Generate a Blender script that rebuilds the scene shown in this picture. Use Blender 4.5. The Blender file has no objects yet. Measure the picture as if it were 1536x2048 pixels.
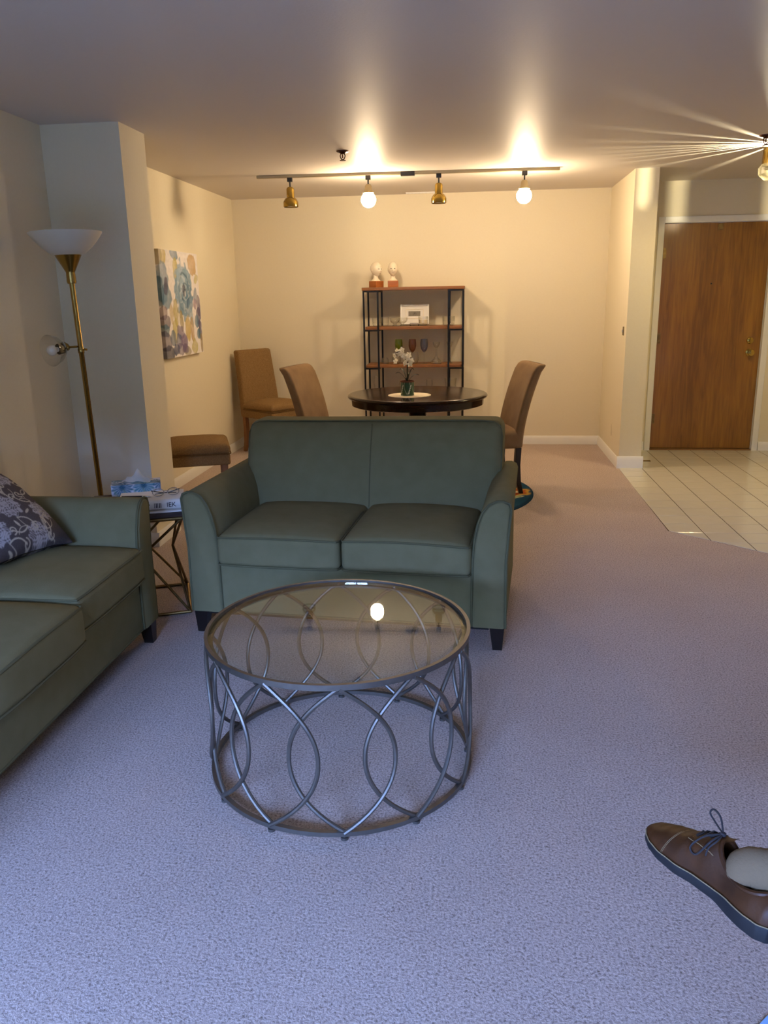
import bpy, bmesh, math, random
import numpy as np
from mathutils import Vector, Matrix
from mathutils import noise as mnoise
random.seed(7); np.random.seed(7)
R = math.radians; PI = math.pi
scene = bpy.context.scene
COL = scene.collection

# ------------------------------------------------------------------ camera
H_CAM = 1.46
cd = bpy.data.cameras.new('camera'); cam = bpy.data.objects.new('camera', cd); COL.objects.link(cam)
cd.sensor_fit = 'VERTICAL'; cd.sensor_height = 36.0; cd.lens = 36.0*1600/2048
cd.clip_start = 0.02; cd.clip_end = 200
_p, _y, _r = R(15.04), R(6.605), R(-1.045)
_f = Vector((-math.sin(_y)*math.cos(_p), math.cos(_y)*math.cos(_p), -math.sin(_p)))
_rt = Vector((math.cos(_y), math.sin(_y), 0)); _u = _rt.cross(_f)
_r2 = math.cos(_r)*_rt + math.sin(_r)*_u; _u2 = -math.sin(_r)*_rt + math.cos(_r)*_u
M = Matrix((( _r2.x, _u2.x, -_f.x, 0), (_r2.y, _u2.y, -_f.y, 0), (_r2.z, _u2.z, -_f.z, H_CAM), (0, 0, 0, 1)))
cam.matrix_world = M
scene.camera = cam

# ------------------------------------------------------------------ world, daylight, exposure
SKY = 132.0; BULB = 285.0; FOYER = 185.0
w = bpy.data.worlds.new('sky'); scene.world = w; w.use_nodes = True
bg = w.node_tree.nodes['Background']; bg.inputs[0].default_value = (0.26, 0.43, 1.0, 1); bg.inputs[1].default_value = SKY
WX0, WX1, WZ0, WZ1, YR = -2.2, -0.2, 0.06, 2.12, -2.4
pl = bpy.data.lights.new('window_portal', 'AREA'); pl.shape = 'RECTANGLE'; pl.size = WX1-WX0; pl.size_y = WZ1-WZ0
pl.cycles.is_portal = True
plo = bpy.data.objects.new('window_portal', pl); COL.objects.link(plo)
plo.location = ((WX0+WX1)/2, YR-0.02, (WZ0+WZ1)/2); plo.rotation_euler = (R(90), 0, 0)
vs = scene.view_settings
vs.view_transform = 'Standard'; vs.look = 'None'; vs.gamma = 1.0; vs.use_curve_mapping = False
vs.exposure = 0.0
scene.cycles.max_bounces = 8; scene.cycles.diffuse_bounces = 4; scene.cycles.transparent_max_bounces = 20
scene.cycles.sample_clamp_indirect = 6.0
scene.cycles.caustics_reflective = False; scene.cycles.caustics_refractive = False

# ------------------------------------------------------------------ material helpers
def lin(c):
    if isinstance(c, str):
        c = tuple(int(c[i:i+2], 16)/255 for i in (0, 2, 4))
    return tuple((x/12.92 if x <= 0.04045 else ((x+0.055)/1.055)**2.4) for x in c)
MATS = {}
def mat(name, col='808080', rough=0.5, metal=0.0, spec=0.5, noise=None, bump=None, col2=None, sheen=0.0, coat=0.0, attr=False, stretch=None):
    """noise=(scale, detail, amount of second colour)  bump=(scale, distance, strength)"""
    m = bpy.data.materials.new(name); m.use_nodes = True; nt = m.node_tree; N = nt.nodes; L = nt.links
    b = N['Principled BSDF']; c = lin(col)
    b.inputs['Base Color'].default_value = (*c, 1); b.inputs['Roughness'].default_value = rough
    b.inputs['Metallic'].default_value = metal; b.inputs['Specular IOR Level'].default_value = spec
    b.inputs['Sheen Weight'].default_value = sheen; b.inputs['Coat Weight'].default_value = coat
    tc = N.new('ShaderNodeTexCoord'); vec = tc.outputs['Object']
    if stretch:
        mp = N.new('ShaderNodeMapping'); mp.inputs['Scale'].default_value = stretch
        L.new(vec, mp.inputs[0]); vec = mp.outputs[0]
    src = None
    if attr:
        a = N.new('ShaderNodeAttribute'); a.attribute_name = 'Col'; src = a.outputs['Color']
    if noise:
        nz = N.new('ShaderNodeTexNoise'); nz.inputs['Scale'].default_value = noise[0]; nz.inputs['Detail'].default_value = noise[1]
        L.new(vec, nz.inputs['Vector'])
        mr = N.new('ShaderNodeMapRange'); mr.inputs[1].default_value = 0.3; mr.inputs[2].default_value = 0.7; mr.inputs[4].default_value = noise[2]
        L.new(nz.outputs['Fac'], mr.inputs[0])
        mx = N.new('ShaderNodeMix'); mx.data_type = 'RGBA'
        L.new(mr.outputs[0], mx.inputs[0])
        if src: L.new(src, mx.inputs[6])
        else: mx.inputs[6].default_value = (*c, 1)
        mx.inputs[7].default_value = (*lin(col2 or col), 1)
        src = mx.outputs[2]
    if src: L.new(src, b.inputs['Base Color'])
    if bump:
        n2 = N.new('ShaderNodeTexNoise'); n2.inputs['Scale'].default_value = bump[0]; n2.inputs['Detail'].default_value = 3
        L.new(vec, n2.inputs['Vector'])
        bp = N.new('ShaderNodeBump'); bp.inputs['Distance'].default_value = bump[1]; bp.inputs['Strength'].default_value = bump[2]
        L.new(n2.outputs['Fac'], bp.inputs['Height']); L.new(bp.outputs[0], b.inputs['Normal'])
    MATS[name] = m
    return m
def glassmat(name, tint, gloss_rough=0.02, ior=1.5, edge=None):
    m = bpy.data.materials.new(name); m.use_nodes = True; nt = m.node_tree; N = nt.nodes; L = nt.links
    N.remove(N['Principled BSDF']); out = N['Material Output']
    tr = N.new('ShaderNodeBsdfTransparent'); tr.inputs[0].default_value = (*tint, 1)
    if edge:
        lw = N.new('ShaderNodeLayerWeight'); lw.inputs[0].default_value = 0.35
        mc = N.new('ShaderNodeMix'); mc.data_type = 'RGBA'
        L.new(lw.outputs['Facing'], mc.inputs[0]); mc.inputs[6].default_value = (*tint, 1); mc.inputs[7].default_value = (*edge, 1)
        L.new(mc.outputs[2], tr.inputs[0])
    gl = N.new('ShaderNodeBsdfGlossy'); gl.inputs['Roughness'].default_value = gloss_rough; gl.inputs[0].default_value = (1, 1, 1, 1)
    lf = N.new('ShaderNodeLayerWeight'); lf.inputs[0].default_value = .5       # thin sheet: Schlick reflectance, the same from both faces
    pw_ = N.new('ShaderNodeMath'); pw_.operation = 'POWER'; pw_.inputs[1].default_value = 5; L.new(lf.outputs['Facing'], pw_.inputs[0])
    f0 = ((ior-1)/(ior+1))**2
    fr = N.new('ShaderNodeMath'); fr.operation = 'MULTIPLY_ADD'; fr.inputs[1].default_value = 1-f0; fr.inputs[2].default_value = f0; L.new(pw_.outputs[0], fr.inputs[0])
    ms = N.new('ShaderNodeMixShader'); L.new(fr.outputs[0], ms.inputs[0]); L.new(tr.outputs[0], ms.inputs[1]); L.new(gl.outputs[0], ms.inputs[2])
    L.new(ms.outputs[0], out.inputs[0]); MATS[name] = m
    return m
def emit(name, col, strength):
    m = bpy.data.materials.new(name); m.use_nodes = True; N = m.node_tree.nodes
    b = N['Principled BSDF']; b.inputs['Base Color'].default_value = (.9, .9, .88, 1)
    b.inputs['Emission Color'].default_value = (*col, 1); b.inputs['Emission Strength'].default_value = strength
    MATS[name] = m
    return m
def wood(name, c1, c2, scale=6.0, rough=0.4, axis=2, coat=0.0, streak=14.0):
    m = bpy.data.materials.new(name); m.use_nodes = True; nt = m.node_tree; N = nt.nodes; L = nt.links
    b = N['Principled BSDF']; b.inputs['Roughness'].default_value = rough; b.inputs['Coat Weight'].default_value = coat
    b.inputs['Coat Roughness'].default_value = 0.12
    tc = N.new('ShaderNodeTexCoord'); mp = N.new('ShaderNodeMapping'); s = [scale*streak]*3; s[axis] = scale
    mp.inputs['Scale'].default_value = s; L.new(tc.outputs['Object'], mp.inputs[0])
    nz = N.new('ShaderNodeTexNoise'); nz.inputs['Scale'].default_value = 1; nz.inputs['Detail'].default_value = 5; nz.inputs['Distortion'].default_value = 0.7
    L.new(mp.outputs[0], nz.inputs['Vector'])
    mp2 = N.new('ShaderNodeMapping'); s2 = [scale*1.6]*3; s2[axis] = scale*0.16; mp2.inputs['Scale'].default_value = s2; L.new(tc.outputs['Object'], mp2.inputs[0])
    n2 = N.new('ShaderNodeTexNoise'); n2.inputs['Scale'].default_value = 1; n2.inputs['Detail'].default_value = 3; L.new(mp2.outputs[0], n2.inputs['Vector'])
    ad = N.new('ShaderNodeMath'); ad.operation = 'ADD'; L.new(nz.outputs['Fac'], ad.inputs[0]); L.new(n2.outputs['Fac'], ad.inputs[1])
    mr = N.new('ShaderNodeMapRange'); mr.inputs[1].default_value = 0.75; mr.inputs[2].default_value = 1.25; L.new(ad.outputs[0], mr.inputs[0])
    mx = N.new('ShaderNodeMix'); mx.data_type = 'RGBA'; L.new(mr.outputs[0], mx.inputs[0])
    mx.inputs[6].default_value = (*lin(c1), 1); mx.inputs[7].default_value = (*lin(c2), 1); L.new(mx.outputs[2], b.inputs['Base Color'])
    MATS[name] = m
    return m

mat('wall', 'ece2c8', 0.75, noise=(60, 3, .25), col2='e6dabd', bump=(160, .0015, .35), spec=.25)
mat('ceiling', 'd8d0c8', 0.5, bump=(90, .002, .25), spec=.29)
mat('trim', 'f1efe9', 0.4)
mat('tile', 'd9d4c4', 0.16, noise=(9, 4, .35), col2='cfc8b4')
mat('tile_grout', '4a3420', 0.9)
mat('metal_grey', '76716b', 0.46, metal=0.85, noise=(40, 2, .35), col2='5d564d')
mat('green_fabric', '7d7757', 0.95, noise=(14, 5, .5), col2='706a4a', bump=(420, .0012, .5), spec=.12)
mat('green_piping', '646147', 0.95, spec=.1)
mat('espresso', '190f0c', 0.35)
mat('tan_suede', '967a58', 0.95, noise=(7, 5, .8), col2='7c6146', sheen=.1, spec=.1, bump=(200, .001, .3))
mat('tan_tweed', '957851', 0.95, noise=(140, 3, .8), col2='775b38', spec=.1, bump=(300, .0016, .7))
mat('tweed_piping', '6d5231', 0.95, spec=.1)
wood('tan_leg', '7a5230', '8c6038', 6, .5)
wood('table_wood', '1c0e08', '2b160c', 5, .16, axis=0, coat=.0)
MATS['table_wood'].node_tree.nodes['Principled BSDF'].inputs['Specular IOR Level'].default_value = .35
wood('shelf_wood', '8f5f30', '774a20', 6, .4, axis=0)
wood('door_wood', '9c6a1d', '754a10', 3.0, .33, axis=2, coat=.25)
wood('block_wood', 'b0672f', '94511f', 12, .45, axis=0)
wood('side_top_wood', '4a3226', '2c1d17', 7, .45, axis=0)
mat('black_metal', '0f0c0b', 0.45, metal=.3)
mat('brass', 'a98d45', 0.14, metal=1.0)
mat('brass_satin', '9c8248', 0.26, metal=1.0)
mat('brass_old', '8c7448', 0.4, metal=1.0, noise=(40, 3, .6), col2='5c4526')
mat('chrome', 'c8c8c8', 0.12, metal=1.0)
mat('track_metal', 'a89978', 0.4, metal=.6)
mat('black_plastic', '14110f', 0.4)
mat('white_plastic', 'e9e4d8', 0.4)
mat('porcelain', 'efe6d2', 0.25, attr=True)
mat('shade_glass', 'd9d5c8', 0.35, noise=(6, 3, .3), col2='cbc5b3')
mat('print', 'ffffff', 0.75, attr=True, bump=(300, .001, .3))
mat('print_gloss', 'ffffff', 0.3, attr=True)
mat('print_fabric', 'ffffff', 0.95, attr=True, bump=(380, .0012, .5), spec=.1)
def translucent(name, col):
    m = bpy.data.materials.new(name); m.use_nodes = True; N = m.node_tree.nodes; L = m.node_tree.links
    b = N['Principled BSDF']; b.inputs['Base Color'].default_value = (*lin(col), 1); b.inputs['Roughness'].default_value = .7
    t = N.new('ShaderNodeBsdfTranslucent'); t.inputs[0].default_value = (*lin(col), 1)
    x = N.new('ShaderNodeMixShader'); x.inputs[0].default_value = .5; L.new(b.outputs[0], x.inputs[1]); L.new(t.outputs[0], x.inputs[2]); L.new(x.outputs[0], N['Material Output'].inputs[0]); MATS[name] = m
translucent('white_petal', 'fdf8ea'); translucent('tissue', 'f6f4f0')
mat('leaf_dark', '2c3320', 0.45)
mat('soil', '2a1a12', 0.95)
mat('terracotta', '6e3d28', 0.7)
mat('paper', 'ece8e2', 0.7)
mat('ink', '15151c', 0.6)
mat('page', 'b9ad8a', 0.9, noise=(200, 2, .6), col2='8c815f', stretch=(1, 1, 20))
mat('leather', '4e2c12', 0.5, spec=.3, noise=(18, 5, .8), col2='2e1708', bump=(240, .0008, .35))
mat('leather_tan', '74490f', 0.5, spec=.3, noise=(18, 5, .8), col2='5c3a14', bump=(240, .0008, .35))
mat('rubber', '14161a', 0.55)
mat('stitch', '917d5c', 0.8)
mat('lace', '2f2a2c', 0.85, bump=(600, .001, .6))
mat('sock', '7b6850', 0.95, stretch=(1, 1, 1), noise=(30, 4, .5), col2='75614a', spec=.1, bump=(200, .002, .4))
mat('skin', 'c79a7c', 0.55)
mat('trousers', '6a655c', 0.9, bump=(300, .001, .4))
mat('shirt', '5b6f86', 0.9, bump=(300, .001, .4))
mat('hair', '3a2c20', 0.8)
mat('pale_blue', '8fc0ef', 0.6)
mat('oak_threshold', '8a6334', 0.5)
mat('grass_outside', '262b1e', 0.95)
mat('sprinkler_metal', '4a2a20', 0.35, metal=.8)
mat('cream_cloth', 'efe2c8', 0.95, noise=(60, 3, .5), col2='e2d0ae', bump=(220, .002, .6))
glassmat('clear_glass', (.985, .985, .975), edge=(.8, .79, .76))
glassmat('table_glass', (.90, .93, .89), ior=1.5, gloss_rough=.015)
glassmat('table_glass_edge', (.42, .55, .46), ior=1.6)
glassmat('window_glass', (.96, .98, .98))
glassmat('green_glass', (.80, .88, .42), edge=(.55, .65, .2))
glassmat('amber_glass', (.84, .66, .56), edge=(.6, .4, .32))
glassmat('blue_glass', (.78, .80, .88), edge=(.5, .53, .66))
glassmat('frost_glass', (.80, .78, .72), gloss_rough=.3, edge=(.7, .68, .6))
emit('bulb_lit', (1.0, .74, .46), BULB)
emit('foyer_lit', (1.0, .80, .50), 60.0)
mat('bulb_off', 'ece8e0', 0.25)

# carpet: looped pile in relief with speckled yarn
def carpet_mat():
    m = bpy.data.materials.new('carpet'); m.use_nodes = True; nt = m.node_tree; N = nt.nodes; L = nt.links
    b = N['Principled BSDF']; b.inputs['Roughness'].default_value = .95; b.inputs['Specular IOR Level'].default_value = .1
    b.inputs['Sheen Weight'].default_value = .2
    tc = N.new('ShaderNodeTexCoord')
    n1 = N.new('ShaderNodeTexNoise'); n1.inputs['Scale'].default_value = 150; n1.inputs['Detail'].default_value = 6; n1.inputs['Roughness'].default_value = .65; n1.inputs['Distortion'].default_value = .3
    L.new(tc.outputs['Object'], n1.inputs['Vector'])
    n2 = N.new('ShaderNodeTexNoise'); n2.inputs['Scale'].default_value = 2.2; n2.inputs['Detail'].default_value = 4
    L.new(tc.outputs['Object'], n2.inputs['Vector'])
    cr = N.new('ShaderNodeValToRGB'); e = cr.color_ramp.elements
    e[0].position = .32; e[0].color = (*lin('776558'), 1); e[1].position = .62; e[1].color = (*lin('d8c5ba'), 1)
    x = cr.color_ramp.elements.new(.46); x.color = (*lin('b8a499'), 1)
    L.new(n1.outputs['Fac'], cr.inputs[0])
    mx = N.new('ShaderNodeMix'); mx.data_type = 'RGBA'; mx.blend_type = 'MULTIPLY'
    mr = N.new('ShaderNodeMapRange'); mr.inputs[1].default_value = .35; mr.inputs[2].default_value = .65; mr.inputs[4].default_value = .35; L.new(n2.outputs['Fac'], mr.inputs[0])
    L.new(mr.outputs[0], mx.inputs[0]); L.new(cr.outputs[0], mx.inputs[6]); mx.inputs[7].default_value = (.84, .78, .74, 1)
    L.new(mx.outputs[2], b.inputs['Base Color'])
    bp = N.new('ShaderNodeBump'); bp.inputs['Strength'].default_value = .75; bp.inputs['Distance'].default_value = .008
    L.new(n1.outputs['Fac'], bp.inputs['Height']); L.new(bp.outputs[0], b.inputs['Normal'])
    MATS['carpet'] = m
carpet_mat()

# ------------------------------------------------------------------ mesh helpers
class MB:
    def __init__(s): s.v = []; s.f = []
    def add(s, vs_, fs):
        o = len(s.v); s.v += [tuple(p) for p in vs_]; s.f += [tuple(i+o for i in f) for f in fs]; return s
    def box(s, a, b):
        (x0, y0, z0), (x1, y1, z1) = a, b
        return s.add([(x0,y0,z0),(x1,y0,z0),(x1,y1,z0),(x0,y1,z0),(x0,y0,z1),(x1,y0,z1),(x1,y1,z1),(x0,y1,z1)],
                     [(0,3,2,1),(4,5,6,7),(0,1,5,4),(1,2,6,5),(2,3,7,6),(3,0,4,7)])
    def rbox(s, a, b, r=.01, n=3, mid=1, fn=None):
        c = [(a[i]+b[i])/2 for i in range(3)]; h = [abs(b[i]-a[i])/2 for i in range(3)]
        r = min(r, min(h)*.999)
        def ts(hh):
            t = [hh-r+r*math.tan(PI/4*i/n) for i in range(n+1)]
            m_ = [-(hh-r)+2*(hh-r)*i/mid for i in range(1, mid)]
            return [-x for x in reversed(t)] + m_ + t
        idx = {}; vs_ = []; fs = []
        def vid(p):
            k = tuple(round(x, 6) for x in p)
            if k not in idx:
                q = [max(-(h[i]-r), min(h[i]-r, p[i])) for i in range(3)]
                d = [p[i]-q[i] for i in range(3)]; l = math.sqrt(sum(x*x for x in d))
                o = [q[i]+(d[i]/l*r if l > 1e-9 else 0) for i in range(3)]
                o = [o[i]+c[i] for i in range(3)]
                idx[k] = len(vs_); vs_.append(fn(*o) if fn else tuple(o))
            return idx[k]
        for ax in range(3):
            u, w_ = (ax+1) % 3, (ax+2) % 3
            tu, tw = ts(h[u]), ts(h[w_])
            for sg in (-1, 1):
                for i in range(len(tu)-1):
                    for j in range(len(tw)-1):
                        q = []
                        for (A, B) in ((i, j), (i+1, j), (i+1, j+1), (i, j+1)):
                            p = [0]*3; p[ax] = sg*h[ax]; p[u] = tu[A]; p[w_] = tw[B]; q.append(vid(p))
                        if sg < 0: q.reverse()
                        if len(set(q)) > 2: fs.append(tuple(q))
        return s.add(vs_, fs)
    def tube(s, path, rad, seg=8, closed=False, flat=None, up=None):
        P = [Vector(p) for p in path]; n = len(P); rings = []
        rr = rad if isinstance(rad, (list, tuple)) else [rad]*n
        prev = None
        for i in range(n):
            if closed: t = (P[(i+1) % n]-P[i-1])
            else: t = P[min(i+1, n-1)]-P[max(i-1, 0)]
            t.normalize()
            if up is not None:
                a = Vector(up); a = (a-t*a.dot(t))
                if a.length < 1e-5: a = t.orthogonal()
                a.normalize()
            elif prev is None: a = t.orthogonal().normalized()
            else:
                a = prev-t*prev.dot(t); a.normalize()
            prev = a; b = t.cross(a)
            fx = flat or 1.0
            rings.append([P[i]+a*math.cos(2*PI*k/seg)*rr[i]*fx+b*math.sin(2*PI*k/seg)*rr[i] for k in range(seg)])
        vs_ = [p for r_ in rings for p in r_]; fs = []
        m_ = n if closed else n-1
        for i in range(m_):
            for k in range(seg):
                a0 = i*seg+k; a1 = i*seg+(k+1) % seg; b0 = ((i+1) % n)*seg+k; b1 = ((i+1) % n)*seg+(k+1) % seg
                fs.append((a0, a1, b1, b0))
        if not closed:
            fs.append(tuple(reversed(range(seg)))); fs.append(tuple((n-1)*seg+k for k in range(seg)))
        return s.add(vs_, fs)
    def lathe(s, prof, seg=24, c=(0, 0, 0), closed=False):
        vs_ = []; n = len(prof)
        for (r, z) in prof:
            for k in range(seg):
                a = 2*PI*k/seg; vs_.append((c[0]+r*math.cos(a), c[1]+r*math.sin(a), c[2]+z))
        fs = []
        for i in range(n if closed else n-1):
            j = (i+1) % n
            for k in range(seg):
                fs.append((i*seg+k, i*seg+(k+1) % seg, j*seg+(k+1) % seg, j*seg+k))
        if not closed:
            if prof[0][0] > 1e-6: fs.append(tuple(reversed(range(seg))))
            if prof[-1][0] > 1e-6: fs.append(tuple((n-1)*seg+k for k in range(seg)))
        return s.add(vs_, fs)
    def prism(s, poly, a0, a1, axis=1):
        """polygon in the two other axes, extruded along axis"""
        def pt(p, a):
            q = [0, 0, 0]; o = [i for i in range(3) if i != axis]; q[o[0]], q[o[1]] = p; q[axis] = a; return tuple(q)
        n = len(poly)
        vs_ = [pt(p, a0) for p in poly]+[pt(p, a1) for p in poly]
        return s.add(vs_, [tuple(range(n)), tuple(reversed(range(n, 2*n)))]+[(i, n+i, n+(i+1) % n, (i+1) % n) for i in range(n)])
    def grid(s, nu, nv, fn):
        vs_ = [fn(i/nu, j/nv) for j in range(nv+1) for i in range(nu+1)]
        return s.add(vs_, [(j*(nu+1)+i, j*(nu+1)+i+1, (j+1)*(nu+1)+i+1, (j+1)*(nu+1)+i) for j in range(nv) for i in range(nu)])
    def xf(s, mtx, start=0):
        for i in range(start, len(s.v)): s.v[i] = tuple(mtx @ Vector(s.v[i]))
        return s
    def build(s, name, m, parent=None, smooth=40, bevel=None, fix=True):
        me = bpy.data.meshes.new(name); me.from_pydata(s.v, [], s.f)
        if fix:
            bm = bmesh.new(); bm.from_mesh(me); bmesh.ops.remove_doubles(bm, verts=bm.verts, dist=1e-6)
            bmesh.ops.recalc_face_normals(bm, faces=bm.faces); bm.to_mesh(me); bm.free()
        if smooth:
            me.shade_smooth(); me.set_sharp_from_angle(angle=R(smooth))
        me.materials.append(MATS[m] if isinstance(m, str) else m); me.update()
        o = bpy.data.objects.new(name, me); COL.objects.link(o)
        if parent: o.parent = parent
        if bevel:
            bv = o.modifiers.new('bevel', 'BEVEL'); bv.width = bevel; bv.segments = 3; bv.limit_method = 'ANGLE'; bv.angle_limit = R(35)
        return o
def box(name, a, b, m, parent=None, bevel=None): return MB().box(a, b).build(name, m, parent, smooth=40 if bevel else None, bevel=bevel)
def tag(o, label, cat=None, group=None, kind=None):
    o['label'] = label
    if cat: o['category'] = cat
    if group: o['group'] = group
    if kind: o['kind'] = kind
    return o
def thing(name, label, cat, loc=(0, 0, 0), rz=0, group=None, kind=None):
    o = bpy.data.objects.new(name, None); COL.objects.link(o); o.location = loc; o.rotation_euler = (0, 0, rz)
    o.empty_display_size = .1
    return tag(o, label, cat, group, kind)
def struct(o, label=None):
    o['kind'] = 'structure'
    if label: o['label'] = label
    return o
def copy_tree(o, parent=None):
    c = o.copy(); COL.objects.link(c); c.parent = parent
    for ch in o.children: copy_tree(ch, c)
    return c
def paint(o, uv, fn):
    """print a flat design: fn(u, v) -> (n,3) linear colours at each vertex"""
    me = o.data; c = fn(uv[:, 0], uv[:, 1]); c = np.clip(c, 0, 1)
    a = me.attributes.new('Col', 'FLOAT_COLOR', 'POINT')
    a.data.foreach_set('color', np.concatenate([c, np.ones((len(c), 1))], 1).astype(np.float32).ravel())
def coords(o):
    me = o.data; a = np.zeros(len(me.vertices)*3); me.vertices.foreach_get('co', a); return a.reshape(-1, 3)
def L3(h): return np.array(lin(h))
def segdist(u, v, pts):
    d = np.full(u.shape, 9.0)
    for (x0, y0), (x1, y1) in zip(pts[:-1], pts[1:]):
        dx, dy = x1-x0, y1-y0; l2 = dx*dx+dy*dy+1e-12
        t = np.clip(((u-x0)*dx+(v-y0)*dy)/l2, 0, 1)
        d = np.minimum(d, np.hypot(u-x0-t*dx, v-y0-t*dy))
    return d
def vnoise(u, v, s, seed=0):
    return np.array([mnoise.noise(Vector((a*s+seed*7.1, b*s-seed*3.3, seed))) for a, b in zip(u, v)])
def blend(c, mask, col): return c*(1-mask[:, None])+np.asarray(col)[None, :]*mask[:, None]

# ------------------------------------------------------------------ room shell
XL, XR, YB, YD, ZC = -2.38, 3.3, 8.10, 7.77, 2.40
DX0, DX1, DY0 = 1.235, 1.42, 6.94            # divider wall between nook and foyer
struct(box('ground', (-25, -40, -.3), (25, YR-.14, -.25), 'grass_outside'), 'ground outside the window')
low_sky_blocker = MB()  # unseen mass added outside, shaped to keep low sky light off the upper walls
low_sky_blocker.grid(60, 10, lambda a, b: (-25+50*a, -18+2.2*math.sin(b*PI)*(1 if b < .5 else -1)*0+(.5-abs(b-.5))*1.6*math.sin(37*a), -.25+5.4*math.sin(PI*b)**.6*(1+.06*math.sin(61*a)) if 0 < b < 1 else -.25) if b < .5 else (-25+50*a, -20, -.25+5.4*(1-b)*2))
struct(low_sky_blocker.build('low_sky_blocker', 'grass_outside', smooth=60), 'unseen blocker added outside the window against low sky')
floor = struct(MB().box((XL-.1, YR-.12, -.1), (XR+.1, YB+.1, 0)).build('floor', 'carpet', smooth=None), 'pinkish beige looped carpet')
struct(box('ceiling', (XL-.1, YR-.12, ZC), (XR+.1, YB+.1, ZC+.1), 'ceiling'), 'white textured ceiling')
struct(box('wall_left', (XL-.1, YR-.1, 0), (XL, YB, ZC), 'wall'), 'cream painted wall')
struct(box('wall_back', (XL-.1, YB, 0), (DX1, YB+.1, ZC), 'wall'), 'cream painted back wall of the dining nook')
struct(box('wall_pier', (XL, 4.53, 0), (-1.93, 4.88, ZC), 'wall'), 'short stub wall beside the dining nook')
struct(box('wall_divider', (DX0, DY0, 0), (DX1, YB, ZC), 'wall'), 'wall end between the nook and the foyer')
DA, DB, DZ = 1.665, 2.585, 2.045
wd = MB().box((DX1, YD, 0), (DA-.012, YD+.12, ZC)).box((DB+.012, YD, 0), (XR, YD+.12, ZC)).box((DA-.012, YD, DZ+.012), (DB+.012, YD+.12, ZC))
struct(wd.build('wall_foyer', 'wall', smooth=None), 'cream wall around the entrance door')
struct(box('wall_right', (XR, YR-.1, 0), (XR+.1, YD+.12, ZC), 'wall'), 'cream painted wall')
wr = MB().box((XL-.1, YR-.12, 0), (WX0, YR, ZC)).box((WX1, YR-.12, 0), (XR+.1, YR, ZC)).box((WX0, YR-.12, WZ1), (WX1, YR, ZC)).box((WX0, YR-.12, 0), (WX1, YR, WZ0))
struct(wr.build('wall_rear', 'wall', smooth=None), 'wall with the wide window')
win = thing('window_1', 'wide window with white frame', None, ((WX0+WX1)/2, YR-.06, WZ0)); struct(win)
ww, wh = (WX1-WX0)/2, WZ1-WZ0
for i, (a, b) in enumerate((((-ww, -.04, 0), (-ww+.05, .04, wh)), ((ww-.05, -.04, 0), (ww, .04, wh)), ((-ww, -.04, wh-.05), (ww, .04, wh)), ((-ww, -.04, 0), (ww, .04, .05)), ((-.03, -.04, 0), (.03, .04, wh)))):
    box('window_frame', a, b, 'trim', win)
for a, b in ((-ww+.05, -.03), (.03, ww-.05)): box('pane', (a, -.003, .05), (b, .003, wh-.05), 'window_glass', win)

# baseboards: moulded profile swept along the wall
def baseboard(name, p0, p1, n, h=.085):
    prof = [(0, 0), (.017, 0), (.017, h*.68), (.012, h*.8), (.009, h*.93), (.004, h), (0, h)]
    p0, p1, n = Vector(p0), Vector(p1), Vector(n)
    m = MB(); vs_ = []
    for q in (p0, p1):
        for (d, z) in prof: vs_.append((q.x+n.x*d, q.y+n.y*d, z))
    k = len(prof)
    m.add(vs_, [tuple(range(k)), tuple(reversed(range(k, 2*k)))]+[(i, k+i, k+(i+1) % k, (i+1) % k) for i in range(k)])
    return struct(m.build(name, 'trim', smooth=30), 'white moulded baseboard')
baseboard('baseboard_back', (XL+.001, YB, 0), (DX0-.001, YB, 0), (0, -1))
baseboard('baseboard_left', (XL, 4.89, 0), (XL, YB-.018, 0), (1, 0))
baseboard('baseboard_living', (XL, YR, 0), (XL, 4.52, 0), (1, 0))
baseboard('baseboard_pier', (XL, 4.53, 0), (-1.914, 4.53, 0), (0, -1))
baseboard('baseboard_pier_end', (-1.93, 4.53, 0), (-1.93, 4.88, 0), (1, 0))
baseboard('baseboard_divider', (DX0, DY0, 0), (DX0, YB-.018, 0), (-1, 0))
baseboard('baseboard_divider_end', (DX0-.017, DY0, 0), (DX1+.017, DY0, 0), (0, -1), .105)
baseboard('baseboard_divider_foyer', (DX1, DY0, 0), (DX1, YD, 0), (1, 0))
baseboard('baseboard_foyer', (DX1, YD, 0), (DA-.062, YD, 0), (0, -1))
baseboard('baseboard_foyer_right', (DB+.062, YD, 0), (XR, YD, 0), (0, -1))

# foyer tiles: every tile its own piece, cut along the carpet line
TS = .2035
gx0, gy0 = 1.4315, 4.774
def clip(poly, a, b):                       # keep the side left of a->b
    out = []
    def sd(p): return (b[0]-a[0])*(p[1]-a[1])-(b[1]-a[1])*(p[0]-a[0])
    for i in range(len(poly)):
        p, q = poly[i], poly[(i+1) % len(poly)]; sp, sq = sd(p), sd(q)
        if sp >= 0: out.append(p)
        if (sp >= 0) != (sq >= 0):
            t = sp/(sp-sq); out.append((p[0]+t*(q[0]-p[0]), p[1]+t*(q[1]-p[1])))
    return out
C0, C1 = (1.225, 5.02), (1.683, 4.585); C2 = (C0[0]+(C1[0]-C0[0])*4.4, C0[1]+(C1[1]-C0[1])*4.4)
foyer_poly = [C0, C1, C2, (XR, C2[1]), (XR, YD), (DX1, YD), (DX1, DY0), (1.238, DY0)]
ff = MB(); n_ = len(foyer_poly)
ff.add([(*p, .0) for p in foyer_poly]+[(*p, .0010) for p in foyer_poly], [tuple(range(n_, 2*n_))]+[(i, (i+1) % n_, n_+(i+1) % n_, n_+i) for i in range(n_)])
foyer = struct(ff.build('floor_foyer', 'tile_grout', smooth=None), 'square cream ceramic tile floor with dark grout')
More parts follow.
